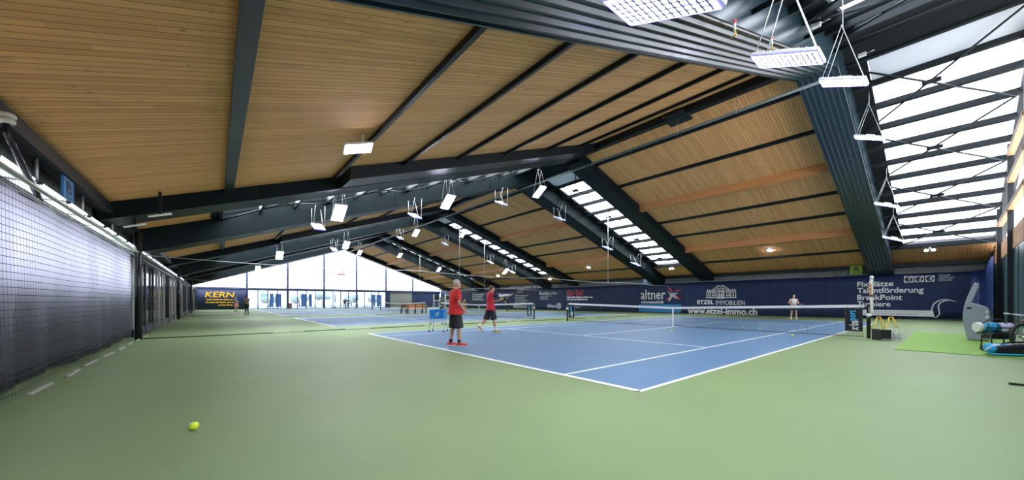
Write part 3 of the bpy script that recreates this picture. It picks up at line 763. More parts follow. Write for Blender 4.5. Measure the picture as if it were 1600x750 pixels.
# ------------------------------------------------------------------ tennis nets
def net_z(x): return 0.914+(1.07-0.914)*(abs(x)/6.4)
def tennis_net(uc, label):
    t = thing('tennis_net', label, 'tennis net', (uc, 0, 0))
    n = 48; mb = MB(); vs = []
    def bot(x): return 0.05+0.05*max(0, 1-abs(x)/0.7) - 0.0
    for i in range(n+1):
        x = -6.3+12.6*i/n
        vs += [(x, 0.03*math.sin(x*0.9), bot(x)), (x, 0, net_z(x)-0.04)]
    mb.add(vs, [(2*i, 2*i+2, 2*i+3, 2*i+1) for i in range(n)]); mb.build('net_mesh', NETM, t)
    mb = MB()
    for i in range(n):
        x0, x1 = -6.3+12.6*i/n, -6.3+12.6*(i+1)/n
        vs = [(x, y, net_z(x)+dz) for x in (x0, x1) for y, dz in ((-0.008, -0.085), (0.008, -0.085), (0.008, 0.01), (-0.008, 0.01))]
        mb.add(vs, [(0, 1, 5, 4), (1, 2, 6, 5), (2, 3, 7, 6), (3, 0, 4, 7)] + ([(3, 2, 1, 0)] if i == 0 else []) + ([(4, 5, 6, 7)] if i == n-1 else []))
    mb.build('headband', INK, t)
    MB().tube([(-6.3+12.6*i/n, 0.03*math.sin((-6.3+12.6*i/n)*0.9), bot(-6.3+12.6*i/n)) for i in range(n+1)], 0.012, 6).build('bottom_cord', BLACK, t)
    MB().cbox(-0.028, -0.014, 0.0, 0.028, 0.014, 0.92, 0.004).build('centre_strap', INK, t)
    for s in (-1, 1):
        p = MB().tube([(s*6.4, 0, 0), (s*6.4, 0, 1.05)], 0.05, 14).build('post', BLACKG, t)
        MB().loft([(s*6.4, 0, 0.70, 0.06, 0.06), (s*6.4, 0, 0.72, 0.07, 0.07), (s*6.4, 0, 0.78, 0.07, 0.07), (s*6.4, 0, 0.80, 0.06, 0.06)], 14).build('winch_collar', WHITE, p)
        MB().tube([(s*6.4, -0.06, 0.75), (s*6.4, -0.13, 0.75), (s*6.4, -0.13, 0.66)], 0.01, 6).build('crank', CHROME, p)
        MB().loft([(s*6.4, 0, 1.04, 0.055, 0.055), (s*6.4, 0, 1.075, 0.05, 0.05), (s*6.4, 0, 1.085, 0.02, 0.02)], 14).build('post_cap', BLACK, p)
    return t
tennis_net(CU[0], 'tennis net on the nearest blue court, across from the two red shirted men')
tennis_net(CU[1], 'tennis net on the second court, just behind the red shirted men')
tennis_net(CU[2], 'tennis net on the third court, beside the orange bench')
tennis_net(CU[3], 'tennis net on the farthest court before the gable doors')
def net_banner(u, label, w_=0.40, h=0.72):
    t = thing('net_banner', label, 'banner', (u, -0.07, 0.22), 0, 'upright adverts hung on the nets')
    MB().cbox(-w_/2, -0.008, 0.01, w_/2, 0.008, h-0.01, 0.006).build('cloth', BLACKG, t)
    mb = MB()
    for a, b_ in (((-w_/2, 0), (-w_/2, h)), ((w_/2, 0), (w_/2, h)), ((-w_/2, h), (w_/2, h)), ((-w_/2, 0), (w_/2, 0))):
        mb.tube([(a[0], 0, a[1]), (b_[0], 0, b_[1])], 0.013, 6)
    mb.build('border', BLACK, t)
    text('x·bs', 'lettering', INK, (-w_*0.27, h*0.05, w_*0.27, h*0.45), -0.011, 'v+', t, 0.03, 0.0, 'up')
    text('port', 'lettering', CYAN2, (-w_*0.24, h*0.48, w_*0.24, h*0.93), -0.011, 'v+', t, 0.03, 0.0, 'up')
    for s in (-1, 1): MB().tube([(s*w_*0.4, 0, h), (s*w_*0.4, 0.02, h+0.08)], 0.006, 6).build('strap', BLACK, t)
net_banner(6.06, 'black upright advert with cyan and white letters beside the score tower')
net_banner(-6.02, 'black upright advert on the nearest net, at its far post')
net_banner(CU[1]+6.02, 'black upright advert on the second court net, at its nearer post')
# score tower on the near post
t = thing('score_tower', 'slim white score tower clamped on the near net post', 'score tower', (6.47, 0, 0))
MB().cbox(-0.035, -0.03, 0.82, 0.035, 0.03, 1.9, 0.012).build('column', WHITE, t)
MB().loft([(0, 0, 1.88, 0.045, 0.04), (0, 0, 1.95, 0.05, 0.045), (0, 0, 2.0, 0.03, 0.03)], 12).build('top_cap', WHITE, t)
for i in range(4):
    MB().cbox(-0.055, -0.045, 1.42+i*0.11, 0.0, -0.022, 1.51+i*0.11, 0.006).build('number_tab', ORANGE if i < 3 else WHITE, t)
MB().cbox(-0.06, -0.05, 1.33, 0.06, 0.05, 1.40, 0.015).build('slider', BROWN, t)
MB().tube([(-0.07, 0, 0.86), (0, 0, 0.86)], 0.02, 8).build('clamp', CHROME, t)
# dividing nets between the courts
def divider(u, label, knots):
    t = thing('divider_net', label, 'net', (u, 0, 0))
    n = 60; mb = MB(); vs = []; mb.smooth = True
    for i in range(n+1):
        v = -17.9+i*36.0/n
        vs += [(0.05*math.sin(v*1.1), v, 0.02), (0.02*math.sin(v*0.7), v, 1.3), (0, v, 2.62-0.10*math.sin(math.pi*((v+18)%9)/9))]
    mb.add(vs, [(i*3+j, (i+1)*3+j, (i+1)*3+j+1, i*3+j+1) for i in range(n) for j in range(2)])
    mb.build('netting', DIVN, t)
    MB().tube([(0.05*math.sin((-17.9+i*36.0/n)*1.1), -17.9+i*36.0/n, 0.022) for i in range(n+1)], 0.016, 6).build('lead_rope', BLACK, t)
    MB().tube([(0, -17.9+i*36.0/n, 2.62-0.10*math.sin(math.pi*((-17.9+i*36/n+18)%9)/9)) for i in range(n+1)], 0.010, 6).build('top_rope', WIRE, t)
    for v in knots: MB().cbox(-0.05, v-0.5, 0, 0.05, v+0.5, 0.035, 0.01).build('weight', MATS['pale_ballast'], t)
    MB().tube([(0, -18.0, 0), (0, -18.0, 3.3)], 0.085, 12).build('gathered_post', BLACKG, t)
divider(-7.85, 'fine dividing net between the nearest court and the second court', (-14.0, -11.5, -8.0, -3.0, 4.0))
divider(-23.56, 'fine dividing net beside the orange bench', (-14.0, -6.0, 2.0))
divider(-39.27, 'fine dividing net before the farthest court', (-12.0, 3.0))
for (x, yb, k) in ((718, 455, 1), (757, 446, 1), (950, 430, 0), (656, 470, 2)):
    p = survey(x, yb, 'u', (-7.85, -23.56, -39.27)[k])
    o = MB().tube([(p.x, p.y, 2.5), (p.x, p.y, cz(p.y)-0.1)], 0.02, 6).build('hanging_wire', WIRE)
    tag(o, {718: 'vertical wire holding the second dividing net, above the older man', 757: 'vertical wire above the head of the man swinging a racket', 950: 'vertical wire over the nearest dividing net, left of the lower-case name', 656: 'vertical wire holding the farthest dividing net'}[x], 'wire')

# ------------------------------------------------------------------ people
SKIN = noisy('skin_tanned', (0.50, 0.27, 0.18), 0.06, 14, 0.5)
SKIN2 = noisy('skin_light', (0.56, 0.33, 0.24), 0.06, 14, 0.5)
HAIRG = noisy('hair_grey', (0.42, 0.41, 0.39), 0.2, 40, 0.7)
HAIRB = noisy('hair_brown', (0.10, 0.055, 0.03), 0.2, 40, 0.6)
HAIRD = noisy('hair_dark', (0.025, 0.016, 0.013), 0.2, 40, 0.6)
RED = noisy('red_polo_cloth', (0.62, 0.018, 0.022), 0.1, 9, 0.75, bump=0.1)
RED2 = noisy('crimson_shirt_cloth', (0.50, 0.014, 0.035), 0.1, 9, 0.75, bump=0.1)
SHORT = noisy('black_sports_cloth', (0.016, 0.016, 0.018), 0.2, 9, 0.75, bump=0.1)
SLEEVE = noisy('white_sleeve_cloth', (0.68, 0.68, 0.70), 0.05, 9, 0.7)
NAVYC = noisy('dark_navy_cloth', (0.012, 0.016, 0.045), 0.2, 9, 0.75)
CORAL = noisy('coral_shoe', (0.72, 0.075, 0.04), 0.1, 9, 0.5)
GOLD = noisy('olive_gold_shoe', (0.38, 0.30, 0.07), 0.15, 9, 0.5)
OFFW = noisy('off_white_cloth', (0.62, 0.62, 0.60), 0.08, 9, 0.75)
PINK = noisy('pink_cloth', (0.62, 0.22, 0.24), 0.1, 9, 0.75)
OLIVE = noisy('olive_cloth', (0.24, 0.20, 0.08), 0.15, 9, 0.75)
TANC = noisy('tan_cloth', (0.42, 0.26, 0.17), 0.1, 9, 0.75)
DENIM = noisy('dusty_blue_cloth', (0.12, 0.16, 0.26), 0.1, 9, 0.75)
def lerp(a, b, t): return Vector(a)+(Vector(b)-Vector(a))*t
def limb(mb, pts, rs, n=12):
    """a tapering limb through its joints, round at each joint"""
    for i, p in enumerate(pts): mb.ell(p, rs[i]*0.995, n)
    for i in range(len(pts)-1):
        a, b_ = Vector(pts[i]), Vector(pts[i+1])
        # muscle: a little fuller a third of the way down
        q = lerp(a, b_, 0.33); mb.tube([a, q, b_], [rs[i], (rs[i]*0.62+rs[i+1]*0.38)*1.07, rs[i+1]], n)
def hand(mb, wr, d, nrm, sgn, curl=0.5, k=1.0):
    """palm, four unequal bent fingers, thumb from the side of the palm"""
    wr, d, nrm = Vector(wr), Vector(d).normalized(), Vector(nrm); nrm = (nrm-d*nrm.dot(d)).normalized(); sd = d.cross(nrm)*sgn
    M = Matrix((sd, d, nrm)).transposed()
    mb.ell(wr+d*0.05*k, (0.041*k, 0.054*k, 0.019*k), 12, M)
    for i, (o, L) in enumerate(((0.031, 0.072), (0.0105, 0.082), (-0.0105, 0.076), (-0.031, 0.060))):
        b_ = wr+d*(0.092-abs(o)*0.18)*k+sd*o*k
        a1 = curl*0.9; d1 = d*math.cos(a1)+nrm*math.sin(a1); a2 = curl*2.2; d2 = d*math.cos(a2)+nrm*math.sin(a2)
        m1 = b_+d1*L*0.55*k; mb.tube([b_-d*0.02*k, b_, m1, m1+d2*L*0.5*k], [0.0095*k, 0.0095*k, 0.0088*k, 0.0072*k], 8)
    b_ = wr+d*0.03*k+sd*0.034*k; m1 = b_+(d*0.55+sd*0.65+nrm*0.4).normalized()*0.038*k
    mb.tube([b_-sd*0.015*k, b_, m1, m1+(d*0.8+nrm*0.5*(0.4+curl)).normalized()*0.032*k], [0.013*k, 0.0125*k, 0.0105*k, 0.008*k], 8)
def person(label, loc, heading, H, J, look, voxel=0.010):
    """J: joints for a 1.75 m figure facing +y (x to its right). look: materials and clothing"""
    K = H/1.75; g = lambda v: Vector(J[v])*K
    pel, sho = g('pelvis'), g('chest'); fat = look.get('belly', 1.0); fem = look.get('female', False)
    shw = (0.165 if fem else 0.19)*K; hip = 0.165*K
    mb = MB()
    def torso(m_, grow=0.0, z_lo=0.0, z_hi=1.0, bell=fat):
        prof = [(-0.10, 0.120, 0.100), (0.0, 0.162, 0.118*bell), (0.18, 0.160, 0.122*bell), (0.40, (0.138 if fem else 0.153), 0.112*bell), (0.66, (0.155 if fem else 0.178), 0.122), (0.86, (0.155 if fem else 0.182), 0.105), (1.0, 0.125, 0.078), (1.06, 0.060, 0.055)]
        if grow > 0 and z_lo < -0.1: prof = [(-0.26, 0.208, 0.172*bell**0.5), (-0.10, 0.196, 0.152*bell**0.5), (0.02, 0.180, 0.130*bell)] + prof[2:]
        rg = []
        for t, rx, ry in prof:
            if t < z_lo or t > z_hi: continue
            c = lerp(pel, sho, t); rg.append((c.x, c.y, c.z, rx*K+grow, ry*K+grow))
        m_.loft(rg, 20)
    torso(mb)
    neck, head = g('neck'), g('head'); hy = look.get('head_turn', 0.0); HR = Matrix.Rotation(hy, 3, 'Z')
    limb(mb, [lerp(sho, neck, -0.1), lerp(neck, head, 0.45)], [0.062*K, 0.055*K])
    mb.ell(head, (0.076*K, 0.096*K, 0.118*K), 18, HR)
    hp = lambda x, y, z: head+HR @ (Vector((x, y, z))*K)
    mb.ell(hp(0, 0.032, -0.072), (0.055*K, 0.058*K, 0.05*K), 14, HR)
    mb.ell(hp(0, 0.098, -0.022), (0.013*K, 0.018*K, 0.024*K), 8, HR)
    mb.ell(hp(0, 0.080, 0.022), (0.05*K, 0.014*K, 0.012*K), 8, HR)
    for s in (-1, 1): mb.ell(hp(s*0.077, -0.006, -0.008), (0.012*K, 0.021*K, 0.033*K), 8, HR)
    for s, S in ((1, 'R'), (-1, 'L')):
        sh, el, wr = g('s'+S), g('e'+S), g('w'+S); th = 0.85 if fem else 1.0
        limb(mb, [sh, el, wr], [0.056*K*th, 0.041*K*th, 0.028*K*th])
        hd = J.get('hd'+S); dd = Vector(hd[0]) if hd else (wr-el); nn = Vector(hd[1]) if hd else Vector((-s, 0.3, 0))
        hand(mb, wr, dd, nn, s*(1 if hd is None else hd[2]), J.get('curl'+S, 0.55), K*1.0)
        hp_, kn, an = g('h'+S), g('k'+S), g('a'+S)
        limb(mb, [hp_, kn, an], [0.088*K, 0.057*K, 0.040*K])
        cf = lerp(kn, an, 0.30); mb.ell(cf+Vector((0, -0.014*K, 0)), (0.052*K, 0.056*K, 0.11*K), 10)
        td = Vector(J['toe'+S]).normalized(); limb(mb, [an+Vector((0, 0, -0.03*K)), an+td*0.12*K+Vector((0, 0, J.get('tz'+S, -0.05)*K))], [0.038*K, 0.028*K], 8)
    p = remesh(mb, 'person', look['skin'], voxel); p.location = loc; p.rotation_euler.z = heading
    tag(p, label, 'person')
    vx = voxel*1.15
    # shirt
    mb = MB(); torso(mb, 0.016*K, look.get('shirt_lo', -0.05), 1.02, fat*1.02)
    if look.get('sleeve', 0.55) > 0:
        for S in 'RL':
            sh, el = g('s'+S), g('e'+S); q = lerp(sh, el, look.get('sleeve', 0.6)); mb.tube([lerp(sh, el, -0.25), sh, q], [0.065*K, 0.075*K, 0.069*K*look.get('slw', 1.0)], 14); mb.ell(sh, 0.074*K, 12)
    sh_o = remesh(mb, 'shirt', look['shirt'], vx, p)
    if look.get('collar'):
        MB().loft([(neck.x, neck.y-0.004, neck.z-0.045*K, 0.078*K, 0.07*K), (neck.x, neck.y-0.004, neck.z+0.002*K, 0.066*K, 0.062*K)], 18).build('collar', look['shirt'], sh_o)
    for S, mt in look.get('arm_sleeves', {}).items():
        mb = MB(); el, wr, sh = g('e'+S), g('w'+S), g('s'+S); limb(mb, [lerp(sh, el, 0.5), el, lerp(el, wr, 0.92)], [0.058*K, 0.05*K, 0.036*K]); remesh(mb, 'arm_sleeve', mt, vx, p)
    if 'cuff' in look:
        for S in 'RL':
            sh, el = g('s'+S), g('e'+S); MB().tube([lerp(sh, el, 0.02), lerp(sh, el, 0.62)], [0.083*K, 0.077*K], 14).build('shirt_sleeve', look['cuff'], sh_o)
    # shorts, skirt or leggings
    leg = look.get('legs', 'shorts')
    mb = MB(); c0 = lerp(pel, sho, -0.16)
    mb.loft([(c0.x, c0.y, c0.z-0.03*K, 0.14*K, 0.11*K), (c0.x, c0.y, c0.z+0.05*K, 0.178*K, 0.132*K*fat), (lerp(pel, sho, .12).x, lerp(pel, sho, .12).y, lerp(pel, sho, .12).z, 0.172*K, 0.128*K*fat)], 20)
    if leg == 'skirt':
        mb.loft([(pel.x, pel.y, pel.z-0.34*K, 0.235*K, 0.19*K), (pel.x, pel.y, pel.z-0.1*K, 0.19*K, 0.15*K), (pel.x, pel.y, pel.z+0.06*K, 0.16*K, 0.125*K)], 22)
    else:
        for S in 'RL':
            h_, k_, a_ = g('h'+S), g('k'+S), g('a'+S)
            if leg == 'leggings': limb(mb, [h_, k_, lerp(k_, a_, 0.9)], [0.098*K, 0.066*K, 0.047*K]); mb.ell(lerp(k_, a_, .3)+Vector((0, -.014*K, 0)), (.06*K, .064*K, .12*K), 10)
            else: mb.tube([h_+Vector((0, 0, 0.03*K)), lerp(h_, k_, 0.4), lerp(h_, k_, look.get('hem', 0.93))], [0.104*K, 0.118*K, 0.122*K], 16)
    remesh(mb, {'shorts': 'shorts', 'skirt': 'skirt', 'leggings': 'leggings'}[leg], look['bottom'], vx, p)
    # socks and shoes
    for S in 'RL':
        kn, an = g('k'+S), g('a'+S); td = Vector(J['toe'+S]).normalized(); tz = J.get('tz'+S, -0.05)*K
        if 'sock' in look: MB().tube([lerp(an, kn, 0.30 if look.get('sock_high') else 0.22), lerp(an, kn, 0.08), an+Vector((0, 0, -0.03*K))], [0.051*K, 0.046*K, 0.046*K], 14).build('sock', look['sock'], p)
        toe = an+td*0.155*K+Vector((0, 0, tz)); heel = an-td*0.05*K+Vector((0, 0, -0.048*K))
        mb = MB(); ax = (toe-heel); fr_ = ax.normalized(); sd = Vector((fr_.y, -fr_.x, 0)).normalized(); up = sd.cross(fr_); M = Matrix((sd, fr_, up)).transposed()
        mb.ell(heel+up*0.014*K, (0.042*K, 0.05*K, 0.046*K), 12, M); mb.ell(lerp(heel, toe, .45)+up*0.012*K, (0.044*K, 0.09*K, 0.05*K), 12, M); mb.ell(toe+up*0.0*K, (0.047*K, 0.062*K, 0.036*K), 12, M)
        mb.tube([an+Vector((0, 0, 0.01*K)), heel+fr_*0.06*K+up*0.02*K], [0.046*K, 0.05*K], 12)
        sh_ = remesh(mb, 'shoe', look['shoe'], vx, p)
        mb = MB(); o_ = []
        for i in range(20):
            t_ = 2*math.pi*i/20; a_ = math.cos(t_); b_ = math.sin(t_); o_.append((0.046*K*b_*(1+0.08*a_), ax.length*0.5+ (ax.length*0.5+0.05*K)*a_))
        mb.prism(o_, heel-up*0.042*K, sd, fr_, 0.022*K); mb.build('sole', look.get('sole', INK), sh_)
    # hair and face
    hm = look['hair']; mb = MB()
    mb.ell(hp(0, -0.014, 0.022), (0.083*K, 0.098*K, 0.108*K), 18, HR)
    if look.get('long'): mb.ell(hp(0, -0.085, -0.02), (0.05*K, 0.05*K, 0.11*K), 12, HR)
    if look.get('ponytail'): mb.ell(hp(0, -0.12, 0.03), (0.03*K, 0.05*K, 0.03*K), 10, HR); mb.ell(hp(0, -0.145, -0.05), (0.025*K, 0.03*K, 0.09*K), 10, HR)
    remesh(mb, 'hair', hm, vx, p)
    for s in (-1, 1):
        e_ = MB().ell(hp(s*0.031, 0.084, 0.004), (0.011*K, 0.008*K, 0.007*K), 8, HR).build('eye', INK, p)
        MB().ell(hp(s*0.031, 0.091, 0.004), (0.0055*K, 0.003*K, 0.0055*K), 8, HR).build('iris', HAIRD, e_)
        MB().ell(hp(s*0.031, 0.090, 0.024), (0.017*K, 0.006*K, 0.004*K), 8, HR).build('eyebrow', hm, p)
    MB().ell(hp(0, 0.086, -0.066), (0.021*K, 0.008*K, 0.006*K), 8, HR).build('mouth', mat('lips', (0.42, 0.14, 0.12), 0.5), p)
    return p
def base_joints():
    return dict(pelvis=(0, 0, 0.96), chest=(0, -0.01, 1.45), neck=(0, -0.005, 1.50), head=(0, 0.02, 1.635),
        sR=(0.19, -0.01, 1.41), eR=(0.245, -0.03, 1.13), wR=(0.25, 0.07, 0.89), sL=(-0.19, -0.01, 1.41), eL=(-0.245, -0.03, 1.13), wL=(-0.25, 0.07, 0.89),
        hR=(0.095, 0, 0.90), kR=(0.11, 0.02, 0.49), aR=(0.12, -0.02, 0.09), hL=(-0.095, 0, 0.90), kL=(-0.11, 0.02, 0.49), aL=(-0.12, -0.02, 0.09),
        toeR=(0.15, 1, 0), toeL=(-0.15, 1, 0))
# older coach: stands watching, hands together in front
J = base_joints()
J.update(chest=(0, -0.02, 1.45), eR=(0.275, -0.015, 1.13), wR=(0.20, 0.17, 0.93), eL=(-0.27, -0.02, 1.14), wL=(-0.10, 0.25, 1.02), hdR=((-0.5, 0.6, -0.25), (-0.5, -0.4, 0.2), 1), hdL=((0.7, 0.45, 0), (0.3, -0.4, 0.3), 1),
    head=(0.005, 0.035, 1.635), hR=(0.095, 0, 0.90), aR=(0.12, 0.05, 0.09), kR=(0.115, 0.05, 0.49), aL=(-0.13, -0.09, 0.09), kL=(-0.115, -0.02, 0.49), toeR=(0.5, 1, 0), toeL=(0.1, 1, 0))
coach = person('grey haired man in red polo shirt and black shorts standing with his back turned', (-0.28, -11.23, 0), -0.14, 1.76, J,
    dict(skin=SKIN, shirt=RED, bottom=SHORT, sock=NAVYC, shoe=CORAL, hair=HAIRG, collar=True, belly=1.22, sleeve=0.72, slw=1.12, head_turn=-0.30, hem=1.04, shirt_lo=-0.3), 0.0095)
# hitting partner: mid stride, racket arm stretched forward
J = base_joints()
J.update(pelvis=(0, 0, 0.955), chest=(0, -0.03, 1.44), neck=(0, -0.01, 1.495), head=(0.0, 0.045, 1.625),
    sR=(0.18, 0.06, 1.405), eR=(0.20, 0.36, 1.37), wR=(0.19, 0.63, 1.405), hdR=((0, 1, 0.10), (-0.5, 0.1, -0.5), 1), curlR=1.0,
    sL=(-0.19, -0.03, 1.40), eL=(-0.24, 0.10, 1.14), wL=(-0.16, 0.36, 1.20), hdL=((0.15, 1, 0.12), (0, -0.1, 1), -1), curlL=0.7,
    hR=(0.09, 0.02, 0.895), kR=(0.10, 0.10, 0.50), aR=(0.10, 0.17, 0.095), hL=(-0.095, -0.02, 0.895), kL=(-0.10, -0.14, 0.50), aL=(-0.10, -0.42, 0.24),
    toeR=(0.1, 1, 0), toeL=(0.0, 0.8, -0.55), tzL=-0.11)
ply = person('brown haired man in crimson shirt swinging his racket forward beside the blue ball basket', (-2.98, -8.12, 0), -0.36, 1.78, J,
    dict(skin=SKIN, shirt=RED2, cuff=NAVYC, bottom=SHORT, sock=OFFW, shoe=GOLD, hair=HAIRB, arm_sleeves={'R': SLEEVE}, sleeve=0.6, sock_high=True, head_turn=-0.1, hem=1.04, collar=True, shirt_lo=-0.3), 0.0095)
def racket(label, M, frame=BLACKG, grip=INK):
    """butt at the origin, head along +y, strings facing z"""
    t = thing('tennis_racket', label, 'tennis racket'); t.matrix_world = M
    MB().tube([(0, 0, 0), (0, 0.005, 0), (0, 0.19, 0)], [0.019, 0.0165, 0.0155], 10).build('grip', grip, t)
    mb = MB().tube([(0, 0.19, 0), (0, 0.24, 0)], 0.013, 8)
    for s in (-1, 1): mb.tube([(0, 0.23, 0), (s*0.03, 0.29, 0), (s*0.075, 0.385, 0)], 0.009, 8)
    mb.tube([(0.128*math.sin(i*math.pi/16), 0.515-0.168*math.cos(i*math.pi/16), 0) for i in range(33)], 0.0105, 8, False)
    mb.build('frame', frame, t)
    mb = MB()
    for i in range(-6, 7):
        x = i*0.0175; h = 0.16*math.sqrt(max(0, 1-(x/0.122)**2)); mb.bar((x, 0.515-h, 0), (x, 0.515+h, 0), 0.0016, 0.0016)
    for i in range(-8, 9):
        y = i*0.0175; h = 0.121*math.sqrt(max(0, 1-(y/0.162)**2)); mb.bar((-h, 0.515+y, 0.001), (h, 0.515+y, 0.001), 0.0016, 0.0016)
    mb.build('strings', OFFW, t)
    return t
def frame_at(p, d, n):
    d = Vector(d).normalized(); n = Vector(n); n = (n-d*n.dot(d)).normalized(); x = d.cross(n)
    M = Matrix((x, d, n)).transposed().to_4x4(); M.translation = Vector(p); return M
def in_hand(per, J, S, K, fwd, off=(0, 0, 0)):
    R3 = per.matrix_basis.to_3x3() if False else Matrix.Rotation(per.rotation_euler.z, 3, 'Z')
    w_ = Vector(J['w'+S])*K; d = Vector(J['hd'+S][0]).normalized(); nn = Vector(J['hd'+S][1]); nn = (nn-d*nn.dot(d)).normalized()
    return Vector(per.location)+R3 @ (w_+d*0.085*K+nn*0.028*K+Vector(off)), R3
p, R3 = in_hand(ply, J, 'R', 1.78/1.75, 0)
dr = R3 @ Vector((0.25, 0.78, 0.42)); racket('dark racket held out at arm length by the man in crimson', frame_at(p-dr.normalized()*0.09, dr, R3 @ Vector((1, 0.1, 0.1))), BLACKG, OFFW)
def ball(loc, label, r=0.034, group='loose tennis balls'):
    t = thing('tennis_ball', label, 'ball', loc, random.uniform(0, 6), group)
    MB().ell((0, 0, 0), r, 20).build('felt', FELT, t)
    pts = []
    for i in range(41):
        a = 2*math.pi*i/40; q = Vector((math.cos(a)+0.42*math.cos(3*a), math.sin(a)-0.42*math.sin(3*a), 1.3*math.sin(2*a))).normalized(); pts.append(q*r*0.998)
    MB().tube(pts, r*0.045, 5, False).build('seam', SEAM, t)
    return t
p, R3 = in_hand(ply, J, 'L', 1.78/1.75, 0)
tb = thing('tennis_ball', 'yellow ball in the free hand of the man in crimson', 'ball', p+R3 @ Vector((0.0, 0.0, 0.022)))
MB().ell((0, 0, 0), 0.036, 20).build('felt', FELT, tb)
tb = thing('tennis_ball', 'second yellow ball at the fingertips of the man in crimson', 'ball', p+R3 @ Vector((0.01, 0.07, 0.028)))
MB().ell((0, 0, 0), 0.036, 20).build('felt', FELT, tb)
# opposite player behind the near net
J = base_joints()
J.update(eR=(0.30, 0.03, 1.16), wR=(0.14, 0.24, 1.07), eL=(-0.28, 0.02, 1.15), wL=(-0.05, 0.26, 1.08), hdR=((-0.7, 0.6, 0), (-0.4, -0.5, 0.2), 1), hdL=((0.7, 0.5, 0.1), (0.3, -0.5, 0.3), 1), aR=(0.16, 0, 0.09), aL=(-0.16, 0, 0.09), kR=(0.13, 0.03, .49), kL=(-0.13, 0.03, .49))
girl = person('woman in white top and black skirt waiting behind the nearest net', (1.55, 13.0, 0), math.pi+0.55, 1.62, J,
    dict(skin=SKIN2, shirt=OFFW, bottom=SHORT, shoe=OFFW, sock=OFFW, hair=HAIRD, female=True, ponytail=True, legs='skirt', sleeve=0.0, shirt_lo=-0.05, belly=1.08), 0.011)
p, R3 = in_hand(girl, J, 'R', 1.62/1.75, 0)
dr = R3 @ Vector((-0.55, 0.75, 0.0)); racket('racket held across the body by the woman in white', frame_at(p-dr.normalized()*0.1, dr, (0.2, 0.2, 1)), BLACKG, OFFW)
def simple(label, loc, heading, H, mod, look, vox=0.014):
    J = base_joints(); J.update(mod); return person(label, loc, heading, H, J, look, vox), J
arm_up = dict(eR=(0.30, 0.10, 1.22), wR=(0.16, 0.30, 1.30), eL=(-0.30, 0.06, 1.2), wL=(-0.12, 0.30, 1.22))
simple('far woman in tan top and black leggings beside the glass doors', (-32.5, -13.95, 0), math.pi*0.5+0.6, 1.70, dict(arm_up, kR=(0.13, 0.06, .49), kL=(-0.13, 0, .49)), dict(skin=SKIN2, shirt=TANC, bottom=SHORT, shoe=TANC, hair=HAIRB, female=True, long=True, legs='leggings', sleeve=0.3))
simple('far player in dusty blue top and pink shorts before the gold lettering', (-43.0, -14.4, 0), -0.6, 1.78, dict(eR=(0.28, 0.12, 1.2), wR=(0.2, 0.36, 1.15), kL=(-0.11, 0.12, .5), aL=(-0.1, -0.05, .12)), dict(skin=SKIN, shirt=DENIM, bottom=PINK, shoe=NAVYC, sock=OFFW, hair=HAIRD, sleeve=0.6))
simple('taller of two people in dark clothes by the glass doors', (-54.2, 0.0, 0), 1.2, 1.66, dict(arm_up), dict(skin=SKIN, shirt=NAVYC, bottom=SHORT, shoe=BLACK, hair=HAIRD, legs='leggings', sleeve=0.9))
simple('smaller of two people in dark clothes by the glass doors', (-53.9, 0.42, 0), -1.5, 1.5, {}, dict(skin=SKIN2, shirt=NAVYC, bottom=SHORT, shoe=BLACK, hair=HAIRD, legs='leggings', female=True, sleeve=0.9))
simple('crouching player in olive clothes beyond the second net', (-20.2, 1.3, 0), -1.2, 1.68, dict(pelvis=(0, -0.14, 0.80), chest=(0, 0.10, 1.22), neck=(0, 0.13, 1.27), head=(0, 0.2, 1.38), sR=(0.19, 0.1, 1.19), sL=(-0.19, 0.1, 1.19), eR=(0.27, 0.2, 0.95), wR=(0.14, 0.42, 0.98), eL=(-0.27, 0.2, 0.95), wL=(-0.12, 0.42, 0.96),
    hR=(0.095, -0.14, 0.76), hL=(-0.095, -0.14, 0.76), kR=(0.16, 0.12, .45), kL=(-0.16, 0.12, .45), aR=(0.17, -0.05, .09), aL=(-0.17, -0.05, .09)), dict(skin=SKIN, shirt=OLIVE, bottom=OLIVE, shoe=INK, sock=OFFW, hair=HAIRB, sleeve=0.6))
simple('far player in black beside the banners, beyond the second net', (-21.9, 7.8, 0), math.pi*0.6, 1.74, dict(eR=(0.28, 0.12, 1.2), wR=(0.2, 0.36, 1.15)), dict(skin=SKIN, shirt=SHORT, bottom=SHORT, shoe=YEL, hair=HAIRD, legs='leggings', sleeve=0.6))

# ------------------------------------------------------------------ ball basket, benches, umpire chairs
t = thing('ball_basket', 'blue tennis ball basket on four wheeled legs behind the older man', 'ball basket', (-4.62, -9.45, 0), 0.75)
W_, D_ = 0.27, 0.2
for i, (sx, sy) in enumerate(((1, 1), (1, -1), (-1, 1), (-1, -1))):
    L = MB().tube([(sx*W_*1.08, sy*D_*1.1, 0.06), (sx*W_*0.86, sy*D_*0.9, 0.5), (sx*W_*0.92, sy*D_*0.95, 0.9)], 0.011, 8).build('leg', CHROME, t)
    wh = MB().tube([(sx*W_*1.08-0.015, sy*D_*1.1, 0.036), (sx*W_*1.08+0.015, sy*D_*1.1, 0.036)], 0.036, 14).build('wheel', BLACK, L)
    MB().cbox(sx*W_*0.89-0.016, sy*D_*0.92-0.016, 0.30, sx*W_*0.89+0.016, sy*D_*0.92+0.016, 0.35, 0.004).build('joint', BLACK, L)
MB().tube([(-W_*0.93, -D_*0.95, 0.33), (W_*0.93, -D_*0.95, 0.33)], 0.006, 6).build('brace', CHROME, t)
MB().tube([(-W_*0.93, D_*0.95, 0.33), (W_*0.93, D_*0.95, 0.33)], 0.006, 6).build('brace', CHROME, t)
mb = MB(); z0, z1 = 0.52, 0.86
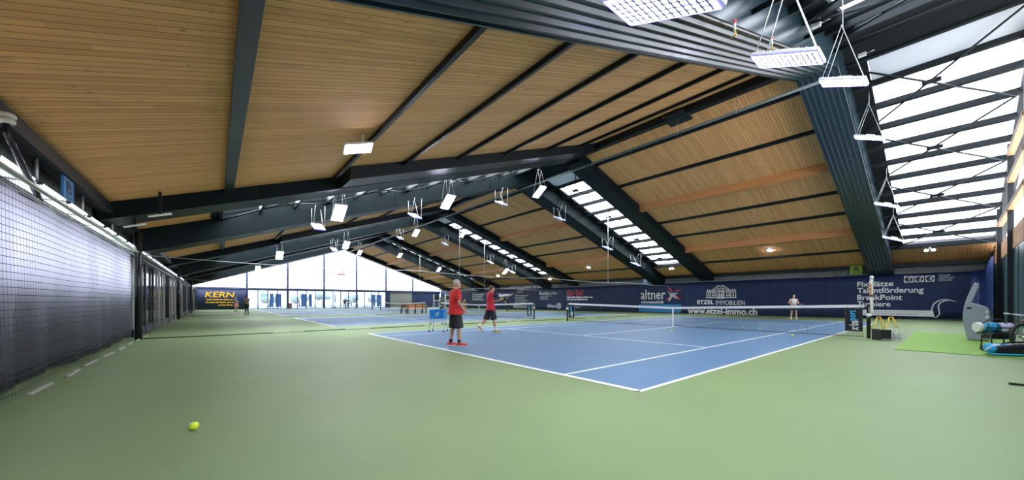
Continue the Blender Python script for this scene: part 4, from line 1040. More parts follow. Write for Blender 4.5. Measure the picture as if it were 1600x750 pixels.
def wallp(x0, y0, x1, y1): mb.bar((x0, y0, (z0+z1)/2), (x1, y1, (z0+z1)/2), 0.008, z1-z0)
wallp(-W_, -D_, W_, -D_); wallp(W_, -D_, W_, D_); wallp(W_, D_, -W_, D_); wallp(-W_, D_, -W_, -D_); mb.box(-W_, -D_, z0, W_, D_, z0+0.01)
hp_ = mb.build('hopper', CYAN, t)
mb = MB(); mb.tube([(-W_, -D_, z1), (W_, -D_, z1), (W_, D_, z1), (-W_, D_, z1), (-W_, -D_, z1)], 0.012, 8); mb.build('rim', CYAN, hp_)
for sgn, pl in ((-1, -D_-0.006), ):
    mb = MB()
    for q in range(2): mb.prism([(-0.10+0.03*q, 0.62+0.075*q), (0.0+0.05*q, 0.62+0.075*q), (0.115, 0.68+0.08*q), (0.10, 0.70+0.07*q), (0.02, 0.665+0.075*q)], (0, pl, 0), (1, 0, 0), (0, 0, 1), 0.003)
    mb.build('printed_mark', INK, hp_)
mb = MB()
for q in range(2): mb.prism([(-0.07+0.02*q, 0.62+0.075*q), (0.0+0.03*q, 0.62+0.075*q), (0.08, 0.68+0.08*q), (0.02, 0.665+0.075*q)], (W_+0.006, 0, 0), (0, 1, 0), (0, 0, 1), 0.003)
mb.build('printed_mark', INK, hp_)
for i in range(16):
    b_ = MB().ell((0, 0, 0), 0.034, 12).build('tennis_ball', FELT); R_ = Matrix.Rotation(0.75, 3, 'Z') @ Vector((-0.2+0.13*(i % 4)+0.01*(i % 3), -0.13+0.085*(i//4), z0+0.045))
    b_.location = Vector((-4.62, -9.45, 0))+R_; tag(b_, 'yellow ball lying in the bottom of the blue ball basket', 'ball', 'balls in the blue basket')
def bench(label, loc, rz, L, m, back=True):
    t = thing('bench', label, 'bench', loc, rz)
    for q in range(3): MB().cbox(-L/2, -0.20+q*0.135, 0.42, L/2, -0.08+q*0.135, 0.46, 0.01).build('seat_slat', m, t)
    if back:
        for q in range(2): MB().cbox(-L/2, 0.2, 0.55+q*0.17, L/2, 0.24, 0.69+q*0.17, 0.01).build('back_slat', m, t)
    n = 3 if L > 1.2 else 2
    for k in range(n):
        x = -L/2+0.15+k*(L-0.3)/(n-1)
        for y in (-0.17, 0.19): MB().cbox(x-0.035, y-0.03, 0, x+0.035, y+0.03, 0.42 if y < 0 else (0.86 if back else 0.42), 0.006).build('leg', BLACK, t)
    return t
bench('orange slatted bench beside the dividing net beyond the second court', (-24.4, -1.45, 0), 0.883, 1.7, ORANGE)
bench('dark brown bench partly behind the orange bench', (-25.7, -2.0, 0), 0.883, 0.8, BROWN)
def umpire_chair(label, loc, rz):
    t = thing('umpire_chair', label, 'umpire chair', loc, rz)
    for sx in (-1, 1):
        for sy in (-1, 1): MB().tube([(sx*0.36, sy*0.42, 0), (sx*0.25, sy*0.22, 1.25)], 0.022, 8).build('leg', WHITEM, t)
        MB().tube([(sx*0.28, 0.22, 1.25), (sx*0.29, 0.24, 1.6), (sx*0.29, 0.17, 1.82), (sx*0.29, 0.02, 1.88), (sx*0.29, -0.13, 1.82), (sx*0.29, -0.2, 1.6), (sx*0.28, -0.22, 1.25)], 0.032, 8).build('armrest', WHITEM, t)
    MB().cbox(-0.27, -0.24, 1.22, 0.27, 0.24, 1.28, 0.015).build('seat', WHITE, t)
    MB().cbox(-0.26, 0.2, 1.3, 0.26, 0.24, 1.72, 0.015).build('backrest', BLACK, t)
    for i in range(3): MB().cbox(-0.3, -0.42+i*0.06, 0.28+i*0.3, 0.3, -0.32+i*0.06, 0.31+i*0.3, 0.006).build('step', WHITEM, t)
umpire_chair('white tube umpire chair beside the grey cabinet and orange bench', (-24.6, 0.95, 0), 0.9)
umpire_chair('white tube umpire chair at the far post of the second net', (-21.9, 0.75, 0), 0.9)
t = thing('cabinet', 'tall dark grey cabinet between the two umpire chairs', 'cabinet', (-24.9, 1.75, 0), 0.9)
CABM = noisy('cabinet_grey', (0.15, 0.15, 0.145), 0.1, 3, 0.5)
MB().cbox(-0.26, -0.2, 0.04, 0.26, 0.2, 1.62, 0.012).build('body', CABM, t)
d_ = MB().cbox(-0.24, -0.215, 0.08, 0.24, -0.2, 1.58, 0.006).build('door', CABM, t); MB().tube([(0.19, -0.24, 0.8), (0.19, -0.24, 0.95)], 0.008, 6).build('handle', CHROME, d_)
MB().cbox(-0.25, -0.19, 0, 0.25, 0.19, 0.04, 0.004).build('plinth', BLACK, t)

# ------------------------------------------------------------------ loose balls
p = survey(303, 666, 'z', 0.038); ball((p.x, p.y, 0.0385), 'large bright yellow ball alone on the green floor nearest the camera', 0.0385, None)
BL = [((1050, 517), 'yellow ball on the blue court just before the net strap'), ((1020, 506), 'yellow ball behind the near net, between strap and far post'), ((1162, 512), 'yellow ball behind the near net, first of the close pair'), ((1187, 513), 'yellow ball behind the near net, second of the close pair'),
      ((1238, 524), 'yellow ball near the sideline before the net, below the woman in white'), ((1231, 497), 'yellow ball on the far side at the feet of the woman in white'), ((1272, 495.5), 'yellow ball at the banner foot beyond the woman in white'), ((1118, 494), 'small yellow ball under the web address banner'),
      ((1042, 498), 'small yellow ball on the green behind the near net strap'), ((1003, 499), 'small yellow ball on the green under the cyan strip'), ((1363, 495), 'yellow ball far behind the score tower post'), ((1406, 497), 'yellow ball under the white stripe of the club banner'), ((818, 502.5), 'flat yellow ball by the second net near post')]
for (x, y), lb in BL:
    q = survey(x, y, 'z', 0.035)
    if q.y > 18.0: q = survey(x, 470, 'v', 18.0)
    ball((q.x, q.y, 0.035), lb, 0.035)

# ------------------------------------------------------------------ behind the net post: box, crate, hurdles, mat
t = thing('black_box', 'black box with a white front edge by the near net post', 'box', (6.72, -0.40, 0), 0.75)
MB().cbox(-0.15, -0.16, 0, 0.15, 0.16, 0.31, 0.02).build('body', BLACK, t)
MB().cbox(-0.13, -0.165, 0.03, 0.13, -0.158, 0.045, 0.002).build('edge_strip', WHITE, t)
MB().cbox(-0.155, -0.165, 0.29, 0.155, 0.165, 0.325, 0.012).build('lid', BLACKG, t)
t = thing('wire_crate', 'pale clear crate of bottles next to the black box', 'crate', (6.99, -0.25, 0), 0.75)
mb = MB()
for z in (0.02, 0.13, 0.24, 0.34):
    mb.tube([(-0.14, -0.14, z), (0.14, -0.14, z), (0.14, 0.14, z), (-0.14, 0.14, z), (-0.14, -0.14, z)], 0.005, 6)
for i in range(5):
    q = -0.14+i*0.07
    for y in (-0.14, 0.14): mb.tube([(q, y, 0.02), (q, y, 0.34)], 0.004, 6)
    for x in (-0.14, 0.14): mb.tube([(x, q, 0.02), (x, q, 0.34)], 0.004, 6)
mb.box(-0.14, -0.14, 0, 0.14, 0.14, 0.015); mb.build('wire_frame', WHITEM, t)
R3 = Matrix.Rotation(0.75, 3, 'Z')
for i, (x, y) in enumerate(((-0.07, -0.07), (0.07, -0.07), (-0.07, 0.07), (0.07, 0.07))):
    b_ = thing('water_bottle', 'clear plastic bottle standing in the pale crate', 'bottle', Vector((6.99, -0.25, 0.016))+R3 @ Vector((x, y, 0)), 0, 'bottles in the pale crate')
    MB().loft([(0, 0, 0, 0.036, 0.036), (0, 0, 0.19, 0.036, 0.036), (0, 0, 0.24, 0.014, 0.014), (0, 0, 0.26, 0.014, 0.014)], 14).build('body', noisy('pale_bottle', (0.55, 0.62, 0.66), 0.05, 6, 0.2), b_)
    MB().tube([(0, 0, 0.26), (0, 0, 0.28)], 0.016, 10).build('cap', WHITE, b_)
for i, (x, y, lb) in enumerate(((1373, 518, 'yellow folding training hurdle directly behind the black box'), (1392, 518, 'yellow folding training hurdle behind the pale crate'))):
    q = survey(x, y, 'z', 0); t = thing('training_hurdle', lb, 'hurdle', (q.x, q.y, 0), 0.55)
    for s in (-1, 1):
        for e in (-1, 1): MB().tube([(s*0.2, e*0.16, 0.0), (s*0.05, 0, 0.56)], 0.014, 8).build('leg', YEL, t)
        MB().tube([(s*0.2, -0.16, 0.014), (s*0.2, 0.16, 0.014)], 0.012, 8).build('foot', YEL, t)
    MB().tube([(-0.07, 0, 0.56), (0.07, 0, 0.56)], 0.016, 8).build('top_bar', YEL, t)
mb = MB(); mb.cbox(7.2, -3.3, 0, 9.25, 4.4, 0.018, 0.006); tag(mb.build('exercise_mat', MATG), 'bright green rectangular mat lying on the green floor under the grey machine', 'mat')

# ------------------------------------------------------------------ grey machine, bags, cycle, racket at the near side wall
base = survey(1526, 532, 'z', 0.02); dd = (base-_C).dot(_F); sc = dd/563.9
nv = Vector((base.x-_C.x, base.y-_C.y, 0)).normalized(); ax = Vector((nv.y, -nv.x, 0)); o0 = Vector((base.x, base.y, 0.02))
def G_(x, y):
    d = _F + _R*((x-800)/563.9) + Vector((0, 0, 1))*((470.5-y)/563.9); q = _C+d*((o0-_C).dot(nv)/d.dot(nv)); return ((q-o0).dot(ax), max(0.0, q.z-0.02))
t = thing('ball_machine', 'tall grey moulded machine with curved neck standing on the green mat', 'machine', o0)
out = [G_(*p) for p in ((1511.5, 532), (1508, 517), (1504.5, 505), (1504, 492), (1506, 479), (1510, 467), (1516, 453), (1521.5, 442.5), (1524, 441.5), (1529.5, 443), (1530.5, 446), (1526, 457), (1521, 468), (1518.5, 473), (1532, 476.5), (1543, 480), (1546, 484), (1547.5, 497), (1547, 515), (1545.5, 532))]
def rprism(pts, off, depth, bev):
    me = bmesh.new(); mb = MB().prism(pts, off, ax, (0, 0, 1), depth)
    vs = [me.verts.new(v) for v in mb.v]
    for f in mb.f: me.faces.new([vs[i] for i in f])
    bmesh.ops.recalc_face_normals(me, faces=me.faces[:])
    eg = [e for e in me.edges if abs((e.verts[0].co-e.verts[1].co).normalized().dot(nv)) < 0.5]
    bmesh.ops.bevel(me, geom=eg, offset=bev, segments=3, affect='EDGES', profile=0.5)
    return MB().bm(me)
sh_ = rprism(out, Vector((0, 0, 0)), -0.34, 0.022).build('shell', GREY, t)
mb = MB(); c_ = G_(1514, 481.5); mb.prism([(c_[0]+0.055*math.cos(i*math.pi/10), c_[1]+0.033*math.sin(i*math.pi/10)) for i in range(20)], nv*-0.004, ax, (0, 0, 1), 0.004); mb.build('hand_hole', BLACK, sh_)
for y, w_ in ((487, 0.035), (495, 0.04)):
    c_ = G_(1542, y); mb = MB(); mb.prism([(c_[0]-w_, c_[1]-0.03), (c_[0]+w_*0.3, c_[1]-0.05), (c_[0]+w_, c_[1]+0.02), (c_[0]-w_*0.2, c_[1]+0.05)], nv*-0.005, ax, (0, 0, 1), 0.004); mb.build('white_mark', INK, sh_)
for x in (1516, 1541):
    c_ = G_(x, 532); MB().tube([ax*c_[0]-Vector((0, 0, 0.0)), ax*c_[0]+nv*0.3], 0.018, 8).build('foot', BLACK, t)
# racket bag on the floor
def bag_mesh(L, W, Hh, n=18):
    mb = MB(); mb.smooth = True; rings = 12; vs = []
    for i in range(rings+1):
        tt = i/rings; x = -L/2+L*tt; k = min(1, (math.sin(math.pi*min(max(tt, 0.02), 0.98)))**0.35)
        for j in range(n):
            a = 2*math.pi*j/n; ca, sa = math.cos(a), math.sin(a); e = 0.6
            vs.append((x, W/2*k*math.copysign(abs(ca)**e, ca), Hh/2+Hh/2*k*math.copysign(abs(sa)**e, sa)))
    fs = [(i*n+j, i*n+(j+1) % n, (i+1)*n+(j+1) % n, (i+1)*n+j) for i in range(rings) for j in range(n)]
    fs += [tuple(range(n))[::-1], tuple(rings*n+j for j in range(n))]
    return mb.add(vs, fs)
q = survey(1541, 553, 'z', 0); q2 = Vector((9.05, -2.45, 0)); dv = Vector((0.46, 0.88, 0)).normalized()
ctr = Vector((8.95, -2.72, 0.0))
t = thing('racket_bag', 'long black racket bag with bright blue edging lying on the floor by the cycle', 'bag', (8.96, -2.86, 0.019), 0.50)
bg_ = bag_mesh(1.0, 0.46, 0.26).build('body', BLACKG, t)
mb = MB(); mb.smooth = True
for z, r in ((0.035, 0.020), ):
    mb.tube([(-0.49, -0.1, z+0.02), (-0.45, -0.20, z), (-0.2, -0.232, z), (0.2, -0.232, z), (0.44, -0.21, z)], r, 8)
MB().ell((-0.44, -0.08, 0.15), (0.075, 0.155, 0.105), 14).build('blue_end', CYAN2, t)
MB().tube([(-0.515, -0.10, 0.10), (-0.50, -0.16, 0.16), (-0.44, -0.19, 0.22), (-0.36, -0.20, 0.23)], 0.018, 8).build('white_flash', INK, t)
mb.build('blue_edging', CYAN2, t)
MB().tube([(-0.3, -0.1, 0.23), (-0.15, -0.12, 0.30), (0.05, -0.12, 0.30), (0.2, -0.1, 0.23)], 0.018, 8).build('carry_strap', BLACK, t)
MB().cbox(-0.42, -0.16, 0.19, -0.12, 0.0, 0.245, 0.02).build('blue_pocket', CYAN2, t)
# rolled bag lying on top of a small frame
p = survey(1550, 513, 'z', 0.5); ctr = Vector((9.0, -0.9, 0.0))
t = thing('sports_bag', 'round ended blue and white sports bag propped above the racket bag', 'bag', (8.72, -1.35, 0.54), 0.55)
def cyl(x0, x1, r, m, nm): return MB().tube([(x0, 0, 0), (x0+0.015, 0, 0), (x1-0.015, 0, 0), (x1, 0, 0)], [r*0.85, r, r, r*0.85], 20).build(nm, m, t)
cyl(-0.30, -0.20, 0.125, WHITE, 'end_panel'); cyl(-0.20, 0.10, 0.12, CYAN2, 'body'); cyl(0.10, 0.34, 0.12, mat('lilac_white', (0.55, 0.52, 0.75), 0.5), 'pale_panel')
MB().tube([(-0.22, -0.06, 0.10), (-0.1, -0.08, 0.2), (0.1, -0.08, 0.2), (0.22, -0.06, 0.10)], 0.012, 8).build('handle', BLACK, t)
MB().tube([(-0.18, -0.122, -0.0), (0.30, -0.122, -0.0)], 0.014, 8).build('zip_band', BLACK, t)
MB().tube([(-0.19+0.02*i, 0.124*math.cos(i*math.pi/5-1.2)*-1, 0.124*math.sin(i*math.pi/5-1.2)) for i in range(9)], 0.012, 6).build('carry_strap', BLACK, t)
MB().tube([(0.0+0.015*i, 0.124*math.cos(i*math.pi/5-1.2)*-1, 0.124*math.sin(i*math.pi/5-1.2)) for i in range(9)], 0.012, 6).build('carry_strap', BLACK, t)
MB().cbox(0.10, -0.128, -0.09, 0.2, -0.10, 0.0, 0.01).build('name_pocket', INK, t)
t = thing('bag_trolley', 'low black trolley frame carrying the blue and white sports bag', 'trolley', (8.72, -1.35, 0.019), 0.55)
for s in (-1, 1):
    MB().tube([(-0.20, s*0.12, 0.38), (0.36, s*0.12, 0.38)], 0.016, 8).build('rail', BLACK, t)
    for x in (-0.10, 0.3): MB().tube([(x, s*0.12, 0.38), (x, s*0.15, 0.0)], 0.014, 8).build('leg', BLACK, t)
for x in (-0.16, 0.05, 0.28): MB().tube([(x, -0.12, 0.38), (x, 0.12, 0.38)], 0.012, 8).build('cross_bar', BLACK, t)
MB().cbox(-0.12, -0.13, 0.24, 0.34, 0.13, 0.36, 0.03).build('tray', BLACKG, t)
# small cycle parked beyond
t = thing('bicycle', 'bicycle with green rimmed wheel and brown frame at the near side wall', 'bicycle', (9.14, -1.55, 0.019), 0.95)
def wheel(cx, par):
    w_ = MB(); w_.tube([(cx+0.30*math.cos(i*math.pi/18), 0, 0.33+0.30*math.sin(i*math.pi/18)) for i in range(37)], 0.03, 8, False); o = w_.build('wheel', BLACK, par)
    MB().tube([(cx+0.265*math.cos(i*math.pi/18), 0, 0.33+0.265*math.sin(i*math.pi/18)) for i in range(37)], 0.014, 8, False).build('rim', mat('mint_rim', (0.16, 0.52, 0.36), 0.4), o)
    mb = MB()
    for i in range(14):
        a = i*math.pi/7; mb.tube([(cx, 0.02*(-1)**i, 0.33), (cx+0.26*math.cos(a), 0, 0.33+0.26*math.sin(a))], 0.002, 5)
    mb.build('spokes', CHROME, o); MB().tube([(cx, -0.05, 0.33), (cx, 0.05, 0.33)], 0.025, 10).build('hub', CHROME, o)
wheel(0, t); wheel(0.98, t)
CYF = noisy('copper_frame_paint', (0.30, 0.11, 0.06), 0.1, 6, 0.3)
MB().tube([(0, 0, 0.33), (0.06, 0, 0.50), (0.13, 0, 0.66), (0.16, 0, 0.80)], 0.018, 8).build('fork', CHROME, t)
mb = MB(); mb.tube([(0.15, 0, 0.70), (0.48, 0, 0.34)], 0.022, 8); mb.tube([(0.16, 0, 0.76), (0.62, 0, 0.66)], 0.02, 8); mb.tube([(0.48, 0, 0.34), (0.66, 0, 0.80)], 0.02, 8); mb.tube([(0.48, 0, 0.34), (0.98, 0, 0.33)], 0.014, 8); mb.tube([(0.63, 0, 0.66), (0.98, 0, 0.33)], 0.013, 8)
mb.build('frame', CYF, t)
hb = MB().tube([(0.12, -0.28, 0.86), (0.17, -0.1, 0.83), (0.17, 0.1, 0.83), (0.12, 0.28, 0.86)], 0.013, 8).build('handlebar', CHROME, t)
for s in (-1, 1):
    MB().tube([(0.12, s*0.28, 0.86), (0.06, s*0.35, 0.87)], 0.02, 8).build('grip', WHITE, hb)
MB().loft([(0.68, 0, 0.82, 0.12, 0.07), (0.68, 0, 0.86, 0.14, 0.08), (0.68, 0, 0.88, 0.1, 0.05)], 14).build('saddle', BLACK, t)
MB().tube([(-0.02, 0.03, 0.68), (0.16, 0.03, 0.74), (0.3, 0.03, 0.70)], 0.02, 8).build('mudguard', CYF, t)
p = survey(1576, 599, 'z', 0.02); M = frame_at((p.x, p.y, 0.021), (1.0, -0.15, 0), (0, 0, 1)); racket('black racket on the green floor, only its handle in view at the edge', M, BLACKG, BLACK)

# ------------------------------------------------------------------ floodlights under the skylights
def floodlight(v, u, below, tilt, label, group='floodlights under the skylights', two=False):
    """long side across the slope; a positive tilt turns the lit face towards -u"""
    s = 1 if v > 0 else -1
    z = cz(v)-below
    t = thing('floodlight', label, 'floodlight', (u, v, z), 0, group)
    R = Matrix.Rotation(tilt, 4, 'Y')
    L, W, T = 0.86, 0.44, 0.05
    def P(x, y, z_): return R @ Vector((x, y, z_))
    def bx(nm, m, x0, y0, z0, x1, y1, z1, par, c=0.008): return MB().cbox(x0, y0, z0, x1, y1, z1, c, R).build(nm, m, par)
    h = bx('housing', WHITEM, -L/2, -W/2, 0, L/2, W/2, T, t, 0.012)
    for i in range(9): bx('cooling_fin', WHITEM, -L/2+0.06+i*0.09, -W/2+0.03, T, -L/2+0.07+i*0.09, W/2-0.03, T+0.022, h, 0.003)
    bx('led_panel', LED, -L/2+0.025, -W/2+0.025, -0.008, L/2-0.025, W/2-0.025, 0.0, t, 0.002)
    for s2 in (-1, 1):
        MB().box(-L/2+0.02, s2*(W/2-0.012)-0.004, -0.012, L/2-0.02, s2*(W/2-0.012)+0.004, 0.0, R).build('fringe_rim', FRINGEB, h)  # glowing strips stand in for blue lens fringing around the lit face
        MB().box(s2*(L/2-0.012)-0.004, -W/2+0.02, -0.012, s2*(L/2-0.012)+0.004, W/2-0.02, 0.0, R).build('fringe_rim', FRINGEB, h)
    mb = MB()
    for i in range(12): mb.box(-L/2+0.065+i*0.065, -W/2+0.03, -0.016, -L/2+0.085+i*0.065, W/2-0.03, -0.007, R)
    for q in (-0.13, -0.065, 0.0, 0.065, 0.13): mb.box(-L/2+0.03, q-0.009, -0.015, L/2-0.03, q+0.009, -0.007, R)
    mb.build('louvre', LOUV, h)
    top = max(0.25, min(below-0.02, 0.85 if two else 1.25))
    for e in (-1, 1):
        a = P(-L/2+0.05, e*(W/2-0.04), T); b_ = P(L/2-0.05, e*(W/2-0.04), T)
        if two:
            c = P(0, e*(W/2-0.04), T); h1 = Vector((a.x*1.15, a.y, top)); h2 = Vector((b_.x*1.15, b_.y, top))
            for p0, p1 in (((a, h1), (c, h2)) if e < 0 else ((b_, h2), (c, h1))): MB().tube([p0, p1], 0.012, 5).build('wire', WIRE, t)
        else:
            apex = Vector((0, e*0.13, top))
            MB().tube([a, apex], 0.007, 6).build('wire', WIRE, t); MB().tube([b_, apex], 0.007, 6).build('wire', WIRE, t)
    if two:
        for x in (-0.42, 0.42): MB().tube([(x, -0.2, top), (x, 0.2, top)], 0.012, 6).build('hanger', STEEL, t); MB().tube([(x, 0, top), (x, 0, below+0.13)], 0.006, 5).build('drop_rod', STEEL, t)
    else:
        MB().tube([(0, -0.14, top), (0, 0.14, top)], 0.012, 6).build('hanger', WIRE, t)
        MB().tube([(0, 0, top), (0, 0, below+0.05)], 0.008, 6).build('drop_rod', WIRE, t)
    MB().cbox(-0.12, -0.06, T+0.01, 0.12, 0.06, T+0.075, 0.01, R).build('driver_box', WHITEM, h)
    return t
near = [(6.62, -13.45, 1.78), (6.55, -9.72, 1.86), (6.5, -5.05, 1.95), (6.13, 2.7, 1.66), (6.19, 7.7, 1.66), (6.16, 11.2, 1.65)]
nl = ['floodlight cut off by the top edge, its honeycomb face seen from below', 'bright floodlight hung on white wires before the ribbed girder', 'floodlight hanging where the ribbed girder meets the ridge', 'floodlight under the bright skylight, nearest the ridge on the far slope', 'floodlight halfway down the far slope beside the ribbed girder', 'lowest floodlight beside the ribbed girder, above the club banner']
for (u, v, b_), lb in zip(near, nl): floodlight(v, u, b_, 0.40, lb)
names1 = {(874, 342): 'first unlit-backed floodlight below the second skylight, nearest the ridge', (949, 388): 'second unlit-backed floodlight below the second skylight, mid slope', (993, 413): 'third unlit-backed floodlight below the second skylight, lowest', (783, 318): 'white-backed floodlight before the second ridge, left of the bright one', (648, 338): 'white-backed floodlight between two bright ones on the near slope', (497, 355): 'white-backed floodlight lowest on the near slope of the second bay'}
def fl_at(x, y, s, d, tilt, lb, k=0):
    dvec = _F + _R*((x-800)/563.9) + Vector((0, 0, 1))*((470.5-y)/563.9)
    tt = (ZR-d-KS*s*_C[1]-_C[2])/(dvec[2]+KS*s*dvec[1]); q = _C+dvec*tt
    return floodlight(q.y, q.x, cz(q.y)-q.z, tilt, lb)
for (x, y), lb in names1.items():
    s = 1 if x > 800 else -1
    q = survey(x, y, 'u', -9.3); floodlight(q.y, -9.3, cz(q.y)-q.z, 0.42, lb, two=True)
for (x, y), lb in {(843, 300): 'bright floodlight at the ridge left of the second skylight', (700, 316): 'bright floodlight tilted towards the near court, middle of the near slope', (530, 333): 'bright floodlight lowest of the tilted ones on the near slope'}.items():
    q = survey(x, y, 'u', -6.75); floodlight(q.y, -6.75, cz(q.y)-q.z, -0.60, lb)
for (x, y), lb in {(695, 381): 'white-backed floodlight below the third skylight, nearest the ridge', (766, 410): 'white-backed floodlight below the third skylight, mid slope', (800, 425): 'white-backed floodlight below the third skylight, lowest', (625, 372): 'white-backed floodlight at the third ridge', (522, 390): 'white-backed floodlight on the near slope of the third bay'}.items():
    q = survey(x, y, 'u', -25.0); floodlight(q.y, -25.0, cz(q.y)-q.z, 0.42, lb, two=True)
for (x, y), lb in {(650, 364): 'bright floodlight at the ridge left of the third skylight', (541, 383): 'bright floodlight on the near slope of the third bay', (437, 399): 'bright floodlight lowest on the near slope of the third bay', (723, 366): 'bright floodlight under the third skylight below the vertical wire', (790, 424): 'bright floodlight low under the third skylight'}.items():
    q = survey(x, y, 'u', -22.45); floodlight(q.y, -22.45, max(0.35, cz(q.y)-q.z), -0.60, lb)
for (x, y), lb in {(562, 395): 'small bright floodlight at the farthest ridge', (625, 399): 'bright floodlight below the fourth skylight, upper', (686, 421): 'bright floodlight below the fourth skylight, lower', (403, 420): 'small bright floodlight far along the near slope'}.items():
    q = survey(x, y, 'u', -38.1); floodlight(q.y, -38.1, max(0.35, cz(q.y)-q.z), -0.60, lb)
# the single floodlight fixed on the near boards
q = Vector((-1.25, -13.4, cz(13.4)-0.22))
t = thing('floodlight', 'lone floodlight fixed close under the near ceiling boards', 'floodlight', (-1.25, -13.42, cz(13.42)-0.36))
R = Matrix.Rotation(ANG, 4, 'X') @ Matrix.Rotation(-0.42, 4, 'Y')
h = MB().cbox(-0.17, -0.36, 0, 0.17, 0.36, 0.06, 0.012, R).build('housing', WHITEM, t)
MB().cbox(-0.145, -0.335, -0.008, 0.145, 0.335, 0.0, 0.002, R).build('led_panel', LED, t)
mb = MB()
for i in range(9): mb.box(-0.145, -0.30+i*0.07, -0.016, 0.145, -0.292+i*0.07, -0.007, R)
mb.build('louvre', FRINGEB, h)
MB().tube([(0, 0.1, 0.05), (0, 0.1, 0.38)], 0.03, 8).build('bracket', WHITEM, t); MB().ell((-0.12, 0.2, 0.12), 0.05, 10).build('sensor', SIGNG, t)
# round ceiling lamps on the far slope
for i, ((x, y), lb) in enumerate({(1203, 391): 'small round ceiling lamp on the near bay boards above the woman in white', (920, 418): 'small round ceiling lamp in the second bay above the red slogan', (778, 431): 'small round ceiling lamp in the third bay above the net'}.items()):
    dvec = _F + _R*((x-800)/563.9) + Vector((0, 0, 1))*((470.5-y)/563.9); tt = (ZR-0.06-KS*_C[1]-_C[2])/(dvec[2]+KS*dvec[1]); q = _C+dvec*tt
    t = thing('ceiling_lamp', lb, 'lamp', q); R = Matrix.Rotation(-ANG, 3, 'X')
    MB().ell((0, 0, 0.03), (0.20, 0.20, 0.05), 20, R).build('housing', FRINGEB, t); MB().ell((0, 0, 0.0), (0.165, 0.165, 0.05), 20, R).build('lens', LED, t)
# ------------------------------------------------------------------ services along the ridge
for i, (v, z, lb) in enumerate(((0.05, 8.88, 'upper of two long galvanised conduits hung below the ridge'), (-0.12, 8.74, 'lower of two long galvanised conduits hung below the ridge'))):
    o = MB().tube([(5.3, v, z-0.05), (-10, v, z), (-55.5, v, z+0.05)], 0.026 if i else 0.032, 8).build('conduit', mat('grey_green_conduit', (0.12, 0.15, 0.15), 0.35, 0.3)); tag(o, lb, 'pipe')
u = 5.0; i = 0
while u > -55:
    if i < 36 and any(a_ < u < b_ for a_, b_ in BAYS):
        o = MB().tube([(u, 0, 8.7), (u, 0, ZR-0.38)], 0.008, 6).build('hanger_rod', WIRE); tag(o, f'thin rod hanging the ridge conduits, {ords[i]} along from the ribbed girder', 'rod', 'rods along the ridge')
    u -= 2.4; i += 1
t = thing('ceiling_speaker', 'dark flat loudspeaker panel hung at the ridge of the near bay', 'loudspeaker', (0.15, 0.1, ZR-0.24))
MB().cbox(-0.50, -0.45, -0.14, 0.50, 0.45, -0.02, 0.02, Matrix.Rotation(-0.12, 4, 'X')).build('cabinet', BLACKG, t); MB().cbox(-0.46, -0.41, -0.148, 0.46, 0.41, -0.138, 0.004, Matrix.Rotation(-0.12, 4, 'X')).build('grille', STEEL, t)
for s in (-1, 1): MB().tube([(s*0.3, 0, -0.03), (s*0.3, 0, 0.08)], 0.012, 6).build('bracket', WIRE, t)
# struts and small boxes in the roof space over the near skylight
for i, v in enumerate((-12.2, -8.4, -4.6, -1.2)):
    struct(MB().tube([(5.6, v, cz(v)-0.42), (UN-0.1, v, cz(v)-0.42)], 0.05, 10).build('roof_strut', SHEET))
for x, y, sg_, lb in ((1275, 40, -1, 'small white junction box on the dark roof sheet above the bright floodlight'), (1347, 86, 1, 'small white junction box where the dark roof sheet meets the grey blind')):
    dvec = _F + _R*((x-800)/563.9) + Vector((0, 0, 1))*((470.5-y)/563.9); tt = (ZR-0.05-sg_*KS*_C[1]-_C[2])/(dvec[2]+sg_*KS*dvec[1]); q = _C+dvec*tt
    t = thing('junction_box', lb, 'box', q); MB().cbox(-0.10, -0.06, -0.05, 0.10, 0.06, 0.13, 0.015).build('body', WHITE, t); MB().tube([(0.1, 0, 0), (0.3, 0, 0.02)], 0.012, 6).build('conduit_stub', WIRE, t)
for i, (x, y) in enumerate(((1148, 42), (1206, 66))):
    q = survey(x, y, 'u', 5.78); t = thing('heat_sensor', ('red tipped sensor clipped to the ribbed girder edge, nearer the camera', 'red tipped sensor clipped to the ribbed girder edge, nearer the ridge')[i], 'sensor', q)
    MB().tube([(0, 0, -0.06), (0, 0, 0.06)], 0.02, 8).build('stem', WHITE, t); MB().tube([(0, 0, 0.06), (0, 0, 0.11)], 0.026, 8).build('cap', INKR, t); MB().tube([(0, 0.01, -0.07), (0, 0.07, -0.10), (-0.08, 0.07, -0.10)], 0.012, 6).build('clip', YEL, t)
